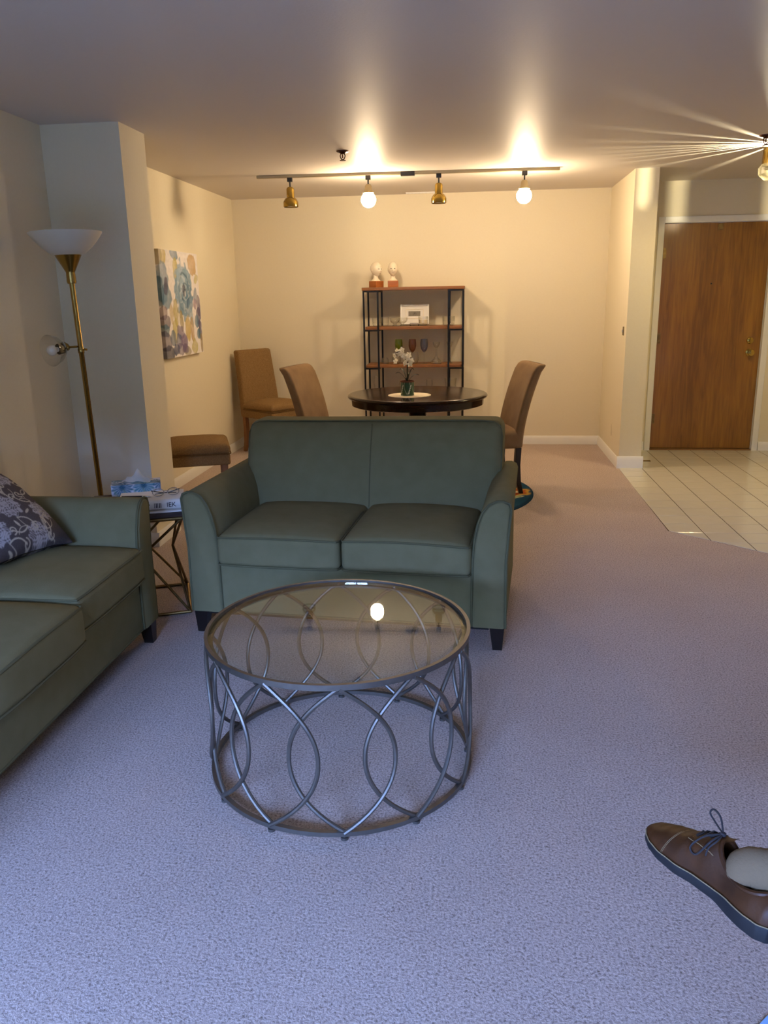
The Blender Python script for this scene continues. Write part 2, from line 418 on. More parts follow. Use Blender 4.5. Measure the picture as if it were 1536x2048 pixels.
tile_cache = {}
G = .0029
for i in range(-1, 10):
    for j in range(-9, 15):
        x0, y0 = gx0+i*TS, gy0+j*TS
        x1, y1 = min(x0+TS, XR), min(y0+TS, YD)
        if x0 > XR-.03 or y0 > YD-.02: continue
        if x0 < DX1-.03 and y0 > DY0-.02: continue
        if x0 < DX1-.03 and y1 > DY0: y1 = DY0
        x0 += G; y0 += G; x1 -= G; y1 -= G
        full = [(x0, y0), (x1, y0), (x1, y1), (x0, y1)]
        pz = clip(clip(full, C0, C2), (1.238, DY0), (1.222, C0[1]))
        if len(pz) < 3: continue
        area = abs(sum(pz[k][0]*pz[(k+1) % len(pz)][1]-pz[(k+1) % len(pz)][0]*pz[k][1] for k in range(len(pz))))/2
        if area < 4e-4: continue
        cx, cy = x0, y0
        key = tuple((round(px-cx, 4), round(py-cy, 4)) for px, py in pz)
        if key not in tile_cache:
            k = len(pz); me = bpy.data.meshes.new('tile')
            mxp, myp = sum(p[0] for p in key)/k, sum(p[1] for p in key)/k
            ins = [(p[0]+(mxp-p[0])*.02, p[1]+(myp-p[1])*.02) for p in key]
            vv = [(*p, 0) for p in key]+[(*p, .0018) for p in key]+[(*p, .0026) for p in ins]
            fs = [tuple(range(2*k, 3*k))]
            for a in range(k):
                b = (a+1) % k; fs += [(a, b, k+b, k+a), (k+a, k+b, 2*k+b, 2*k+a)]
            me.from_pydata(vv, [], fs); me.materials.append(MATS['tile']); me.update(); tile_cache[key] = me
        t = bpy.data.objects.new('tile', tile_cache[key]); COL.objects.link(t); t.parent = foyer; t.location = (cx, cy, .0005)

# entrance door
dr = thing('door_1', 'dark oak veneer entrance door in white casing', None, (DA, YD, 0)); struct(dr)
DW = DB-DA
box('door_panel', (0, .022, .02), (DW, .066, DZ), 'door_wood', dr, bevel=.002)
for a, b in (((-.058, -.014, 0), (-.004, .02, DZ+.058)), ((DW+.004, -.014, 0), (DW+.058, .02, DZ+.058)), ((-.004, -.014, DZ+.004), (DW+.004, .02, DZ+.058))):
    box('door_casing', a, b, 'trim', dr, bevel=.004)
for a, b in (((-.012, .02, 0), (-.002, .12, DZ+.01)), ((DW+.002, .02, 0), (DW+.012, .12, DZ+.01)), ((-.012, .02, DZ+.002), (DW+.012, .12, DZ+.012)), ((-.002, .068, 0), (DW+.002, .12, DZ))):
    box('door_jamb', a, b, 'trim', dr)
box('threshold', (-.002, .0, .0), (DW+.002, .07, .016), 'oak_threshold', dr, bevel=.003)
for hz in (1.793, 1.046, .301):
    hg = MB().tube([(-.004, .012, hz-.05), (-.004, .012, hz+.05)], .0075, 8).box((-.003, .016, hz-.045), (.03, .0225, hz+.045))
    hg.tube([(-.004, .012, hz-.056), (-.004, .012, hz-.05)], .005, 8).tube([(-.004, .012, hz+.05), (-.004, .012, hz+.056)], .005, 8)
    hg.build('hinge', 'brass_old', dr)
kx = 2.497-DA
def yl(m, prof, c, seg=20):                  # lathe about -y
    s0 = len(m.v); m.lathe(prof, seg); m.xf(Matrix.Translation(c) @ Matrix.Rotation(R(90), 4, 'X'), s0); return m
kb = yl(MB(), [(.0, 0), (.033, 0), (.033, .006), (.012, .012), (.011, .03), (.026, .04), (.031, .052), (.028, .064), (.012, .069), (0, .069)], (kx, .022, .911))
kb.build('door_knob', 'brass', dr)
db = yl(MB(), [(0, 0), (.031, 0), (.03, .01), (.022, .016), (.0, .016)], (kx-.004, .022, 1.018)); db.box((kx-.01, -.005, 1.004), (kx+.003, .008, 1.032)); db.build('deadbolt', 'brass', dr)
yl(MB(), [(0, 0), (.008, 0), (.007, .003), (.003, .003), (0, .002)], (2.11-DA, .022, 1.525), 12).build('peephole', 'black_metal', dr)
box('latch_plate', (2.15-DA-.022, .018, 1.985), (2.15-DA+.022, .0225, 2.04), 'brass_old', dr, bevel=.002)
ds = MB(); pts = [(DX1+.017+t*.075, 6.99, .055+.003*math.sin(t*2*PI*9)) for t in [i/72 for i in range(73)]]
ds.tube(pts, .004, 6); s0 = len(ds.v); ds.lathe([(0, 0), (.012, 0), (.012, .004), (0, .004)], 12); ds.xf(Matrix.Translation((DX1+.017, 6.99, .055)) @ Matrix.Rotation(R(90), 4, 'Y'), s0)
tag(ds.build('door_stop', 'brass_old'), 'small brass spring door stop on the foyer baseboard', 'door stop')

# wall switch, outlet, ceiling vent, sprinklers
sw = thing('light_switch', 'small bare brass switch plate on the nook side wall', 'switch', (DX0, 7.064, 1.149))
box('plate', (-.005, -.022, -.036), (0, .022, .036), 'brass_old', sw, bevel=.002); box('toggle', (-.014, -.005, -.012), (-.005, .005, .012), 'white_plastic', sw, bevel=.002)
ot = thing('outlet', 'cream wall outlet low on the nook side wall', 'outlet', (DX0, 7.407, .264))
box('plate', (-.005, -.035, -.055), (0, .035, .055), 'wall', ot, bevel=.003)
for dz in (-.022, .022): box('socket', (-.007, -.016, dz-.014), (-.005, .016, dz+.014), 'wall', ot, bevel=.002)
vt = thing('ceiling_vent', 'slim white air vent on the ceiling near the back wall', 'vent', (-.524, 8.0, ZC))
box('vent_frame', (-.14, -.03, -.008), (.14, -.018, 0), 'trim', vt); box('vent_frame', (-.14, .018, -.008), (.14, .03, 0), 'trim', vt)
box('vent_backing', (-.135, -.018, -.002), (.135, .018, 0), 'black_metal', vt)
for k in range(8): MB().box((-.132+k*.034, -.018, -.007), (-.132+k*.034+.02, .018, -.002)).build('slat', 'trim', vt, smooth=None)
def sprinkler(loc, label):
    t = thing('fire_sprinkler', label, 'sprinkler', loc)
    MB().lathe([(0, 0), (.042, 0), (.04, -.006), (.02, -.012), (.014, -.02), (0, -.02)], 24).build('escutcheon', 'sprinkler_metal', t)
    for s in (-1, 1):
        MB().tube([(s*.012, 0, -.018), (s*.017, 0, -.03), (s*.012, 0, -.045), (0, 0, -.056)], .0035, 6).build('frame_arm', 'sprinkler_metal', t)
    MB().lathe([(0, -.062), (.02, -.060), (.02, -.056), (0, -.055)], 16).build('deflector', 'sprinkler_metal', t)
    MB().lathe([(0, -.045), (.004, -.043), (.004, -.022), (0, -.02)], 8).build('glass_bulb', 'terracotta', t)
sprinkler((-.891, 5.683, ZC), 'dark metal fire sprinkler on the ceiling before the track lights')
sprinkler((1.80, 5.695, ZC), 'dark metal fire sprinkler on the ceiling beside the foyer lamp')

# ------------------------------------------------------------------ track light
TY0, TY1 = 6.60, 6.74
trk = thing('track_light', 'long metal ceiling track carrying two bare lit globe bulbs and two brass cans', 'track light', (-.55, 6.68, ZC))
trk.rotation_euler = (0, 0, math.atan2(.10, 2.34))
MB().box((-1.18, -.018, -.022), (1.18, .018, 0)).build('track', 'track_metal', trk, bevel=.003)
box('feed_box', (-.045, -.022, -.032), (.065, .022, -.0), 'black_plastic', trk, bevel=.003)
for hx, lit in ((-.918, 0), (-.30, 1), (.252, 0), (.913, 1)):
    hd = MB().box((hx-.02, -.018, -.052), (hx+.02, .018, -.022)).build('track_adapter', 'black_plastic', trk, bevel=.003)
    MB().tube([(hx, 0, -.05), (hx, 0, -.098)], .006, 10).build('stem', 'black_metal', trk)
    if lit:
        MB().lathe([(.0, -.084), (.018, -.086), (.026, -.098), (.030, -.125), (.044, -.150), (.042, -.151), (.028, -.128), (.0, -.12)], 24, (hx, 0, 0)).build('socket', 'track_metal', trk)
        pr = [(.0145, -.128), (.016, -.138)]+[(.058*math.sin(a), -.200+.058*math.cos(a)) for a in [R(20+k*160/16) for k in range(17)]]
        pr[-1] = (0, -.258)
        MB().lathe(pr, 28, (hx, 0, 0)).build('globe_bulb', 'bulb_lit', trk)
    else:
        q = MB().lathe([(0, -.088), (.02, -.09), (.029, -.1), (.031, -.108), (.031, -.166), (.046, -.178), (.058, -.198), (.0595, -.205), (.0595, -.236), (.056, -.238), (.056, -.205), (.043, -.185), (.0, -.16)], 32, (hx, 0, 0))
        q.build('brass_can', 'brass', trk)
        MB().lathe([(.0, -.166), (.02, -.17), (.04, -.2), (.048, -.225), (.03, -.233), (0, -.235)], 24, (hx, 0, 0)).build('reflector_bulb', 'bulb_off', trk)

# foyer ceiling lamp: pierced brass ring around a bulb, its slits throw rays over the ceiling
fl = thing('foyer_ceiling_lamp', 'brass and glass ceiling lamp over the tiled foyer', 'ceiling lamp', (1.985, 6.02, ZC))
MB().lathe([(0, 0), (.06, 0), (.055, -.012), (.02, -.02), (0, -.02)], 28).build('canopy', 'brass', fl)
MB().tube([(0, 0, -.018), (0, 0, -.06)], .009, 10).build('stem', 'brass', fl)
rg = MB(); gaps = [2.2, 2.52, 2.72, 2.88, 3.05, 3.2, 3.42, 3.72, 4.05, 4.4, 4.85, 5.3, 5.8, .3, .8, 1.25, 1.7]
gaps = sorted(gaps); wg = .05
for k in range(len(gaps)):
    a0 = gaps[k]+wg/2; a1 = (gaps[(k+1) % len(gaps)]-wg/2) % (2*PI)
    if a1 < a0: a1 += 2*PI
    n = max(2, int((a1-a0)/.12)+1)
    for i in range(n):
        b0, b1 = a0+(a1-a0)*i/n, a0+(a1-a0)*(i+1)/n
        vs_ = []
        for b in (b0, b1):
            for (rr, zz) in ((.088, -.028), (.091, -.028), (.091, -.125), (.088, -.125)):
                vs_.append((rr*math.cos(b), rr*math.sin(b), zz))
        rg.add(vs_, [(0, 1, 5, 4), (1, 2, 6, 5), (2, 3, 7, 6), (3, 0, 4, 7), (0, 3, 2, 1), (4, 5, 6, 7)])
rg.build('pierced_ring', 'brass', fl, smooth=None)
for k in range(3):
    a = 2*PI*k/3+.2; MB().tube([(.0, 0, -.03), (.088*math.cos(a), .088*math.sin(a), -.03)], .004, 6).build('ring_arm', 'brass', fl)
MB().lathe([(0, -.056), (.016, -.058), (.018, -.085), (0, -.086)], 16).build('socket', 'brass', fl)
MB().lathe([(.0, -.085), (.012, -.088), (.02, -.1), (.022, -.115), (.016, -.13), (0, -.136)], 16).build('bulb', 'clear_glass', fl)
MB().tube([(-.006, 0, -.115), (-.003, 0, -.108), (0, 0, -.115), (.003, 0, -.108), (.006, 0, -.115)], .0012, 5).build('filament', 'foyer_lit', fl)
fp = bpy.data.lights.new('foyer_filament_light', 'POINT'); fp.energy = FOYER; fp.color = (1.0, .86, .56); fp.shadow_soft_size = .004
fpo = bpy.data.objects.new('foyer_filament_light', fp); COL.objects.link(fpo); fpo.location = (1.985, 6.02, ZC-.112)
MB().lathe([(.09, -.125), (.11, -.15), (.108, -.19), (.07, -.225), (.0, -.235), (0, -.232), (.067, -.222), (.104, -.189), (.106, -.151), (.087, -.126)], 32).build('glass_bowl', 'frost_glass', fl)

# ------------------------------------------------------------------ sofas
def pathz(m, pts, r=.0055, closed=False): return m.tube(pts, r, 6, closed=closed)
def make_sofa(name, label, width, ncush, loc, rz, drop=None):
    t = thing(name, label, 'sofa', loc, rz)
    hw = width/2; AW = .145; D = .84
    prof = [(0, .105), (.002, .40), (-.010, .57), (-.014, .625), (-.006, .645), (.018, .656), (.045, .655), (.075, .640), (.102, .605), (.122, .55), (.134, .48), (.14, .40), (.143, .105)]
    for s in (-1, 1):
        poly = [(s*(hw-x), z) for x, z in prof]
        a = MB(); n = len(poly); vs_ = []; ys = [0, .012, .3, D-.03, D]
        for k, yy in enumerate(ys):
            ins = .012 if k == 0 else 0
            cx = s*(hw-.07)
            for (x, z) in poly:
                kx_ = 1-ins/.075; vs_.append((cx+(x-cx)*kx_, yy, z if z < .2 else z-ins*.8*(z > .5)))
        fs = [tuple(range(n)), tuple(reversed(range((len(ys)-1)*n, len(ys)*n)))]
        for k in range(len(ys)-1):
            for i in range(n): fs.append((k*n+i, (k+1)*n+i, (k+1)*n+(i+1) % n, k*n+(i+1) % n))
        a.add(vs_, fs); ao = a.build('arm', 'green_fabric', t, smooth=50)
        pp = MB(); pathz(pp, [(x, .008, z) for x, z in poly]); pp.build('piping', 'green_piping', ao)
    inner = hw-AW+.004
    MB().rbox((-inner, .012, .105), (inner, D-.02, .335), .008).build('base', 'green_fabric', t)
    pp = MB(); pathz(pp, [(-inner, .012, .107), (inner, .012, .107)], .005); pp.build('piping', 'green_piping', t)
    # backrest: raked slab, slightly crowned, with a centre seam for each pair of seats
    seams = [-inner+2*inner*k/ncush for k in range(1, ncush)]
    bw = hw-.055
    def bfn(x, y, z):
        k = (z-.30)/.57
        g = 0
        for sx in seams: g += .014*math.exp(-((x-sx)/.012)**2)
        front = y < .66
        yy = y+.155*k*k*.55+.05*k
        if front:
            edge = max(0, 1-(x/bw)**6)*max(0, min(1, (1.0-k)*6))
            yy += -.02*edge+g
        xs = x*(1+.0*k)
        zz = z+(.006*math.sin(3*x) if k > .9 else 0)
        return (xs, yy, zz)
    bk = MB().rbox((-bw, .565, .30), (bw, .775, .87), .05, 4, mid=28, fn=bfn); bo = bk.build('backrest', 'green_fabric', t, smooth=60)
    edge = []
    for (x, z) in [(-bw+.008, .42), (-bw+.008, .60), (-bw+.006, .80), (-bw+.018, .845), (-bw+.05, .862)]+[(-bw+.05+(2*bw-.1)*i/24, .866) for i in range(1, 24)]+[(bw-.05, .862), (bw-.018, .845), (bw-.006, .80), (bw-.008, .60), (bw-.008, .42)]:
        x_, y_, z_ = bfn(x, .60, z); k = (z-.3)/.57; edge.append((x_, .583+.155*k*k*.55+.05*k+.004, z_+.002))
    pp = MB(); pathz(pp, edge, .005); pp.build('piping', 'green_piping', bo)
    for sx in seams:
        pp = MB(); pts = []
        for i in range(14):
            z = .46+.395*i/13; k = (z-.3)/.57; pts.append((sx, .571+.155*k*k*.55+.05*k-.012*max(0, min(1, (1-k)*6)), z))
        pathz(pp, pts, .003); pp.build('seam', 'green_piping', bo)
    cw = 2*inner/ncush
    for k in range(ncush):
        x0, x1 = -inner+cw*k+.003, -inner+cw*(k+1)-.003
        y0, zt = -.022, .478
        if drop and k in drop: y0, zt = drop[k]
        xm, ym = (x0+x1)/2, (y0+.6)/2; hx, hy = (x1-x0)/2, (.6-y0)/2
        def cfn(x, y, z, xm=xm, ym=ym, hx=hx, hy=hy, zt=zt, y0=y0, k=k):
            u, v = (x-xm)/hx, (y-ym)/hy; c = max(0, 1-u**4)*max(0, 1-v**4)
            top = max(0, (z-(zt-.145))/.145)
            zz = z+.03*c*top-.01*(1-c)*top*(u*u)
            yy = y-.012*max(0, 1-u**4)*(1 if v < -.8 else 0)
            zz += .004*math.sin(5*x+k)*top
            return (x, yy, zz)
        co = MB().rbox((x0, y0, zt-.145), (x1, .6, zt), .028, 4, mid=10, fn=cfn).build('seat_cushion', 'green_fabric', t, smooth=60)
        for zz, ins in ((zt-.006, .006), (zt-.139, .006)):
            pts = []
            for i in range(17):
                x = x0+.012+(x1-x0-.024)*i/16; u = (x-xm)/hx
                px, py, pz = cfn(x, y0, zz)
                pts.append((px, py+.0045, pz))
            a_ = [cfn(x0+.003, y0+.5-.1*i, zz) for i in range(5)]; b_ = [cfn(x1-.003, y0+.1+.1*i, zz) for i in range(5)]
            pp = MB(); pathz(pp, a_+[cfn(x0+.004, y0+.02, zz)]+pts+[cfn(x1-.004, y0+.02, zz)]+b_, .0048); pp.build('piping', 'green_piping', co)
    for sx in (-1, 1):
        for yy, f in ((.012, 1), (D-.075, -1)):
            x1 = sx*(hw-.004); x0 = sx*(hw-.066); xs0 = sx*(hw-.012); xs1 = sx*(hw-.052)
            lg = MB().add([(x0, yy, .105), (x1, yy, .105), (x1, yy+.06, .105), (x0, yy+.06, .105), (xs1, yy+.004, 0), (xs0, yy+.004, 0), (xs0, yy+.044, 0), (xs1, yy+.044, 0)],
                          [(0, 1, 2, 3), (4, 7, 6, 5), (0, 4, 5, 1), (1, 5, 6, 2), (2, 6, 7, 3), (3, 7, 4, 0)])
            lg.build('leg', 'espresso', t, smooth=None)
    box('under_rail', (-hw+.07, .03, .085), (hw-.07, D-.04, .106), 'espresso', t)
    return t
ls = make_sofa('loveseat', 'sage green two-seat loveseat with its back to the dining table', 1.40, 2, (-.560, 3.205, 0), R(-4.7))
sf = make_sofa('sofa', 'long olive green sofa along the left wall with a patterned throw pillow', 2.06, 3, (-1.385, 2.155, 0), R(90), {1: (-.055, .462)})

# throw pillow
N_ = 150
def pillow():
    S = .22
    vs_ = []; uv = []
    def th(u, v): return .085*max(0, (1-abs(u)**2.4))**.5*max(0, (1-abs(v)**2.4))**.5
    m = MB()
    def surf(sg):
        def fn(a, b):
            u, v = 2*a-1, 2*b-1
            pin = 1-.07*(1-abs(u)**2)*(abs(v)**3); pin2 = 1-.07*(1-abs(v)**2)*(abs(u)**3)
            wv = .004*math.sin(9*u+3*v)*(abs(u*v))
            return (u*S*pin2, v*S*pin, sg*(th(u, v)+.002)+wv)
        return fn
    m.grid(N_, N_, surf(1)); m.grid(40, 40, surf(-1))
    o = m.build('throw_pillow', 'print_fabric', None, smooth=80, fix=False)
    c = coords(o); u = c[:, 0]/S; v = c[:, 1]/S
    def spiral(cx, cy, r, a0, turns, sgn=1, n=34):
        return [(cx+r*(1-k/n)**.8*math.cos(a0+sgn*turns*2*PI*k/n), cy+r*(1-k/n)**.8*math.sin(a0+sgn*turns*2*PI*k/n)) for k in range(n)]
    def arc(p0, p1, bend, n=14):
        (x0, y0), (x1, y1) = p0, p1; nx, ny = -(y1-y0), x1-x0
        return [(x0+(x1-x0)*t+nx*bend*4*t*(1-t), y0+(y1-y0)*t+ny*bend*4*t*(1-t)) for t in [k/n for k in range(n+1)]]
    def fn(u, v):
        base = L3('575050'); nz = vnoise(u, v, 60, 1)
        col = np.repeat(base[None, :], len(u), 0)*(1+.25*nz)[:, None]
        cream = L3('b9af9f'); white = L3('b0a9ab')
        fl = [(-.55, .45, .30), (.45, .62, .26), (-.05, -.12, .28), (.62, -.32, .24), (-.62, -.55, .28), (.2, -.78, .24), (-.15, .86, .2), (.9, .2, .18)]
        for i, (cx, cy, r) in enumerate(fl):
            d = np.hypot(u-cx, (v-cy)*1.1); ang = np.arctan2(v-cy, u-cx)
            edge = r*(1+.1*np.sin(ang*9+i))
            cell = np.sin(u*58+3*np.sin(v*31+i))*np.sin(v*58+3*np.sin(u*27+i))
            mk = np.clip((edge-d)/.02, 0, 1)*np.clip(.72+cell*.9, .12, 1)
            col = blend(col, mk, white)
        strokes = []
        for i, (cx, cy, r) in enumerate(fl):
            for q in range(3):
                a = i*1.3+q*2.1; x0, y0 = cx+r*math.cos(a), cy+r*math.sin(a)
                x1, y1 = cx+(r+.30)*math.cos(a+.5), cy+(r+.30)*math.sin(a+.5)
                strokes.append((arc((x0, y0), (x1, y1), .22), .014))
                strokes.append((spiral(x1, y1, .085, a+2.4, 1.1, 1 if q % 2 else -1), .013))
                strokes.append((arc((x0, y0), (x1+.08, y1-.1), -.2), .009))
        for pts, wd_ in strokes:
            d = segdist(u, v, pts); col = blend(col, np.clip((wd_*1.25-d)/.008, 0, 1), cream)
        for i, (cx, cy, r) in enumerate(fl):
            for q in range(2):
                a = i*1.9+q*3+.7; px, py = cx+(r+.12)*math.cos(a), cy+(r+.12)*math.sin(a)
                du, dv = u-px, v-py; s_, c_ = math.sin(a+.6), math.cos(a+.6)
                e = np.hypot((du*c_+dv*s_)/.085, (-du*s_+dv*c_)/.028)
                col = blend(col, np.clip((1-e)*5, 0, 1), cream)
        return col
    paint(o, np.stack([u, v], 1), fn)
    return o
pw = pillow(); tag(pw, 'dark grey throw pillow printed with pale flowers and scrolls', 'pillow')
# bottom edge on the seat along Y, leaning on the sofa back
_b = Vector((-.10, -.43, .03)).normalized(); _up = Vector((-.80, .06, .62)); _up = (_up-_b*_up.dot(_b)).normalized(); _n = _b.cross(_up)
if _n.x < 0: _n = -_n
_xx = _up.cross(_n).normalized()
_c = Vector((-1.655, 3.005, .505))+_b*.215+_up*.215
pw.matrix_world = Matrix(((_xx.x, _up.x, _n.x, _c.x), (_xx.y, _up.y, _n.y, _c.y), (_xx.z, _up.z, _n.z, _c.z), (0, 0, 0, 1)))

# ------------------------------------------------------------------ coffee table
CT = thing('coffee_table', 'round glass-topped coffee table on a drum of interlaced metal arcs', 'table', (-.418, 2.302, 0))
RB, RT, ZB, ZT = .415, .405, .022, .463
def ringbar(name, r, z0, z1, wd_, parent, m='metal_grey'):
    return MB().lathe([(r-wd_, z0), (r, z0), (r, z1), (r-wd_, z1)], 96, closed=True).build(name, m, parent, smooth=30)
ringbar('bottom_ring', RB+.006, .012, .026, .014, CT); ringbar('top_ring', RT+.008, .455, .472, .011, CT)
MB().lathe([(RT-.018, .452), (RT+.002, .452), (RT+.002, .456), (RT-.018, .456)], 96, closed=True).build('glass_support', 'metal_grey', CT)
NV = 12; dth = 2*PI/NV; ph0 = math.atan2(-.419, .073)
for k in range(NV):
    for s in (-1, 1):
        pts = []; am = dth*.70
        for i in range(25):
            tt = i/24; q = 2*tt-1; a = ph0+k*dth+s*am*(1-abs(q)**2.15); z = ZB+(ZT-.006-ZB)*tt; r = RB+(RT-RB)*tt+(.004 if s > 0 else -.004)
            pts.append((r*math.cos(a), r*math.sin(a), z))
        MB().tube(pts, .0066, 8, flat=1.0).build('arc', 'metal_grey', CT)
    MB().lathe([(0, 0), (.011, 0), (.011, .008), (.006, .009), (.006, .014), (0, .014)], 10, ((RB-.002)*math.cos(ph0+k*dth), (RB-.002)*math.sin(ph0+k*dth), 0)).build('leveling_foot', 'metal_grey', CT)
g = MB().lathe([(0, .4565), (RT-.006, .4565), (RT-.004, .463), (RT-.020, .471), (0, .471)], 96).build('glass_top', 'table_glass', CT, smooth=20)
g.data.materials.append(MATS['table_glass_edge'])
for p in g.data.polygons:
    c = p.center; rr = math.hypot(c.x, c.y)
    if rr > RT-.03 and (abs(p.normal.z) < .5): p.material_index = 1

# ------------------------------------------------------------------ side table and what lies on it
ST = thing('side_table', 'small side table with dark wood top on crossed brass rods', 'table', (-1.62, 3.60, 0), math.atan2(-.37, -.93)+PI)
hs, HT = .205, .475
cor = [(-hs, -hs), (hs, -hs), (hs, hs), (-hs, hs)]
for k in range(4):
    a, b = cor[k], cor[(k+1) % 4]
    MB().tube([(*a, .008), (*b, .008)], .0075, 8).build('base_rod', 'brass_old', ST)
    MB().tube([(a[0]*.98, a[1]*.98, HT), (b[0]*.98, b[1]*.98, HT)], .009, 8).build('top_rail', 'brass_old', ST)
    mid = ((a[0]+b[0])/2*.72, (a[1]+b[1])/2*.72, .29)
    for q in (a, b):
        MB().tube([(*q, .008), mid], .0065, 8).build('rod', 'brass_old', ST)
        MB().tube([mid, (q[0]*.98, q[1]*.98, HT)], .0065, 8).build('rod', 'brass_old', ST)
MB().rbox((-.215, -.215, HT+.009), (.215, .215, HT+.045), .006).build('table_top', 'side_top_wood', ST)
ZS = HT+.045
# magazine under the thick book
mz = thing('magazine', 'thin grey magazine lying under the thick white book', 'magazine', (-1.50, 3.50, ZS), R(20))
MB().rbox((-.14, -.11, 0), (.14, .11, .008), .002).build('cover', 'paper', mz); MB().box((-.137, -.107, .0015), (.1405, .1, .0065)).build('pages', 'page', mz, smooth=None)
bk = thing('catalogue', 'thick white softcover catalogue lying on the side table', 'book', (-1.50, 3.50, ZS+.0085), R(20))
cov = MB(); n = 10; BW, BD, BH = .145, .10, .050
outer = [(BD, 0), (-BD+.02, 0)]+[(-BD+.02-.02*math.sin(PI*k/n), BH/2-BH/2*math.cos(PI*k/n)) for k in range(1, n)]+[(-BD+.02, BH), (BD, BH)]
inner_ = [(BD, BH-.002), (-BD+.02, BH-.002)]+[(-BD+.02-.018*math.sin(PI*k/n), BH/2+(BH/2-.002)*math.cos(PI*k/n)) for k in range(1, n)]+[(-BD+.02, .002), (BD, .002)]
loop = outer+inner_
vs_ = [(x, y, z) for x in (-BW, BW) for (y, z) in loop]; k = len(loop)
fs = [(i, k+i, k+(i+1) % k, (i+1) % k) for i in range(k)]
for base_ in (0, k):
    for i in range(len(outer)-1): fs.append((base_+i, base_+i+1, base_+k-2-i, base_+k-1-i))
cov.add(vs_, fs).build('cover', 'paper', bk, smooth=50)
MB().box((-BW+.004, -BD+.012, .0022), (BW-.004, BD-.003, BH-.0022)).build('pages', 'page', bk, smooth=None)
def flat_text(body, size, loc, rot, parent, m='ink', name='lettering', ext=.0004):
    cu = bpy.data.curves.new('txt', 'FONT'); cu.body = body; cu.size = size; cu.extrude = ext; cu.align_x = 'CENTER'; cu.align_y = 'CENTER'
    to = bpy.data.objects.new('txt', cu); COL.objects.link(to)
    me = bpy.data.meshes.new_from_object(to.evaluated_get(bpy.context.evaluated_depsgraph_get())); bpy.data.objects.remove(to)
    o = bpy.data.objects.new(name, me); COL.objects.link(o); me.materials.clear(); me.materials.append(MATS[m]); o.parent = parent; o.location = loc; o.rotation_euler = rot
    return o
ysp = -BD-.0006
flat_text('IEK', .030, (.088, ysp, BH/2), (R(90), 0, 0), bk)
s0 = yl(MB(), [(0, 0), (.005, 0), (.005, .0006), (0, .0006)], (-.075, ysp+.0016, BH*.42), 14).build('dot', 'ink', bk)
for (x0, x1, z) in ((-.052, -.008, .031), (-.052, -.026, .022)): box('text_line', (x0, ysp-.0002, z-.003), (x1, ysp+.004, z+.002), 'ink', bk)
for q in range(5): box('barcode_bar', (.012+q*.007, ysp-.0002, .014), (.0145+q*.007+.001*(q % 2), ysp+.004, .036), 'ink', bk)
# tissue box
tb = thing('tissue_box', 'teal and white floral tissue box with a tissue pulled up', 'tissue box', (-1.645, 3.665, ZS), R(22))
TW, TD, TH = .115, .060, .088
m = MB()
for (fn, nu, nv) in ((lambda a, b: (-TW+2*TW*a, -TD, TH*b), 60, 30), (lambda a, b: (TW-2*TW*a, TD, TH*b), 20, 10), (lambda a, b: (TW, -TD+2*TD*a, TH*b), 30, 24), (lambda a, b: (-TW, TD-2*TD*a, TH*b), 30, 24), (lambda a, b: (-TW+2*TW*a, -TD+2*TD*b, TH), 60, 30), (lambda a, b: (-TW+2*TW*a, TD-2*TD*b, 0), 4, 4)):
    m.grid(nu, nv, fn)
bx_ = m.build('carton', 'print', tb, smooth=None)
def tfn(u, v):
    c = coords(bx_); x, y, z = c.T
    s = x+y*.6; t_ = z+y*.5
    col = np.repeat(L3('dcdde4')[None, :], len(x), 0)
    for (cx, cz, r, a) in ((-.10, .045, .055, 0), (.0, .05, .055, 1), (.085, .065, .05, 2), (.03, .11, .05, 3), (-.06, .12, .05, 4), (.12, .02, .04, 5)):
        d = np.hypot(s-cx, t_-cz); an = np.arctan2(t_-cz, s-cx)
        ed = r*(.75+.25*np.abs(np.sin(an*7+a)))
        mk = np.clip((ed-d)/.006, 0, 1); mk *= .75+.25*np.sin(an*19+a)
        col = blend(col, mk*.95, L3('0c6078') if a % 2 == 0 else L3('1a7f92'))
        col = blend(col, np.clip((r*.35-d)/.01, 0, 1)*.8, L3('0d4f66'))
    g_ = np.clip(np.sin(s*140+t_*60)*2-1.2, 0, 1)*np.clip(np.sin(t_*50+1)*2, 0, 1); col = blend(col, g_*.6, L3('7d9a6a'))
    return col
paint(bx_, np.zeros((len(bx_.data.vertices), 2)), tfn)
def tis(a, b):
    u, v = 2*a-1, 2*b-1
    z = TH+.001+.058*max(0, 1-abs(u-.15)*1.15)**1.3*max(0, 1-abs(v)*.9)+.006*math.sin(9*u+4*v)*(1-abs(v))+.012*max(0, 1-abs(u+.5)*2)
    return (u*.075+.012*v, v*.035+.01*math.sin(5*u), z)
MB().grid(24, 14, tis).build('tissue', 'tissue', tb, smooth=70, fix=False)
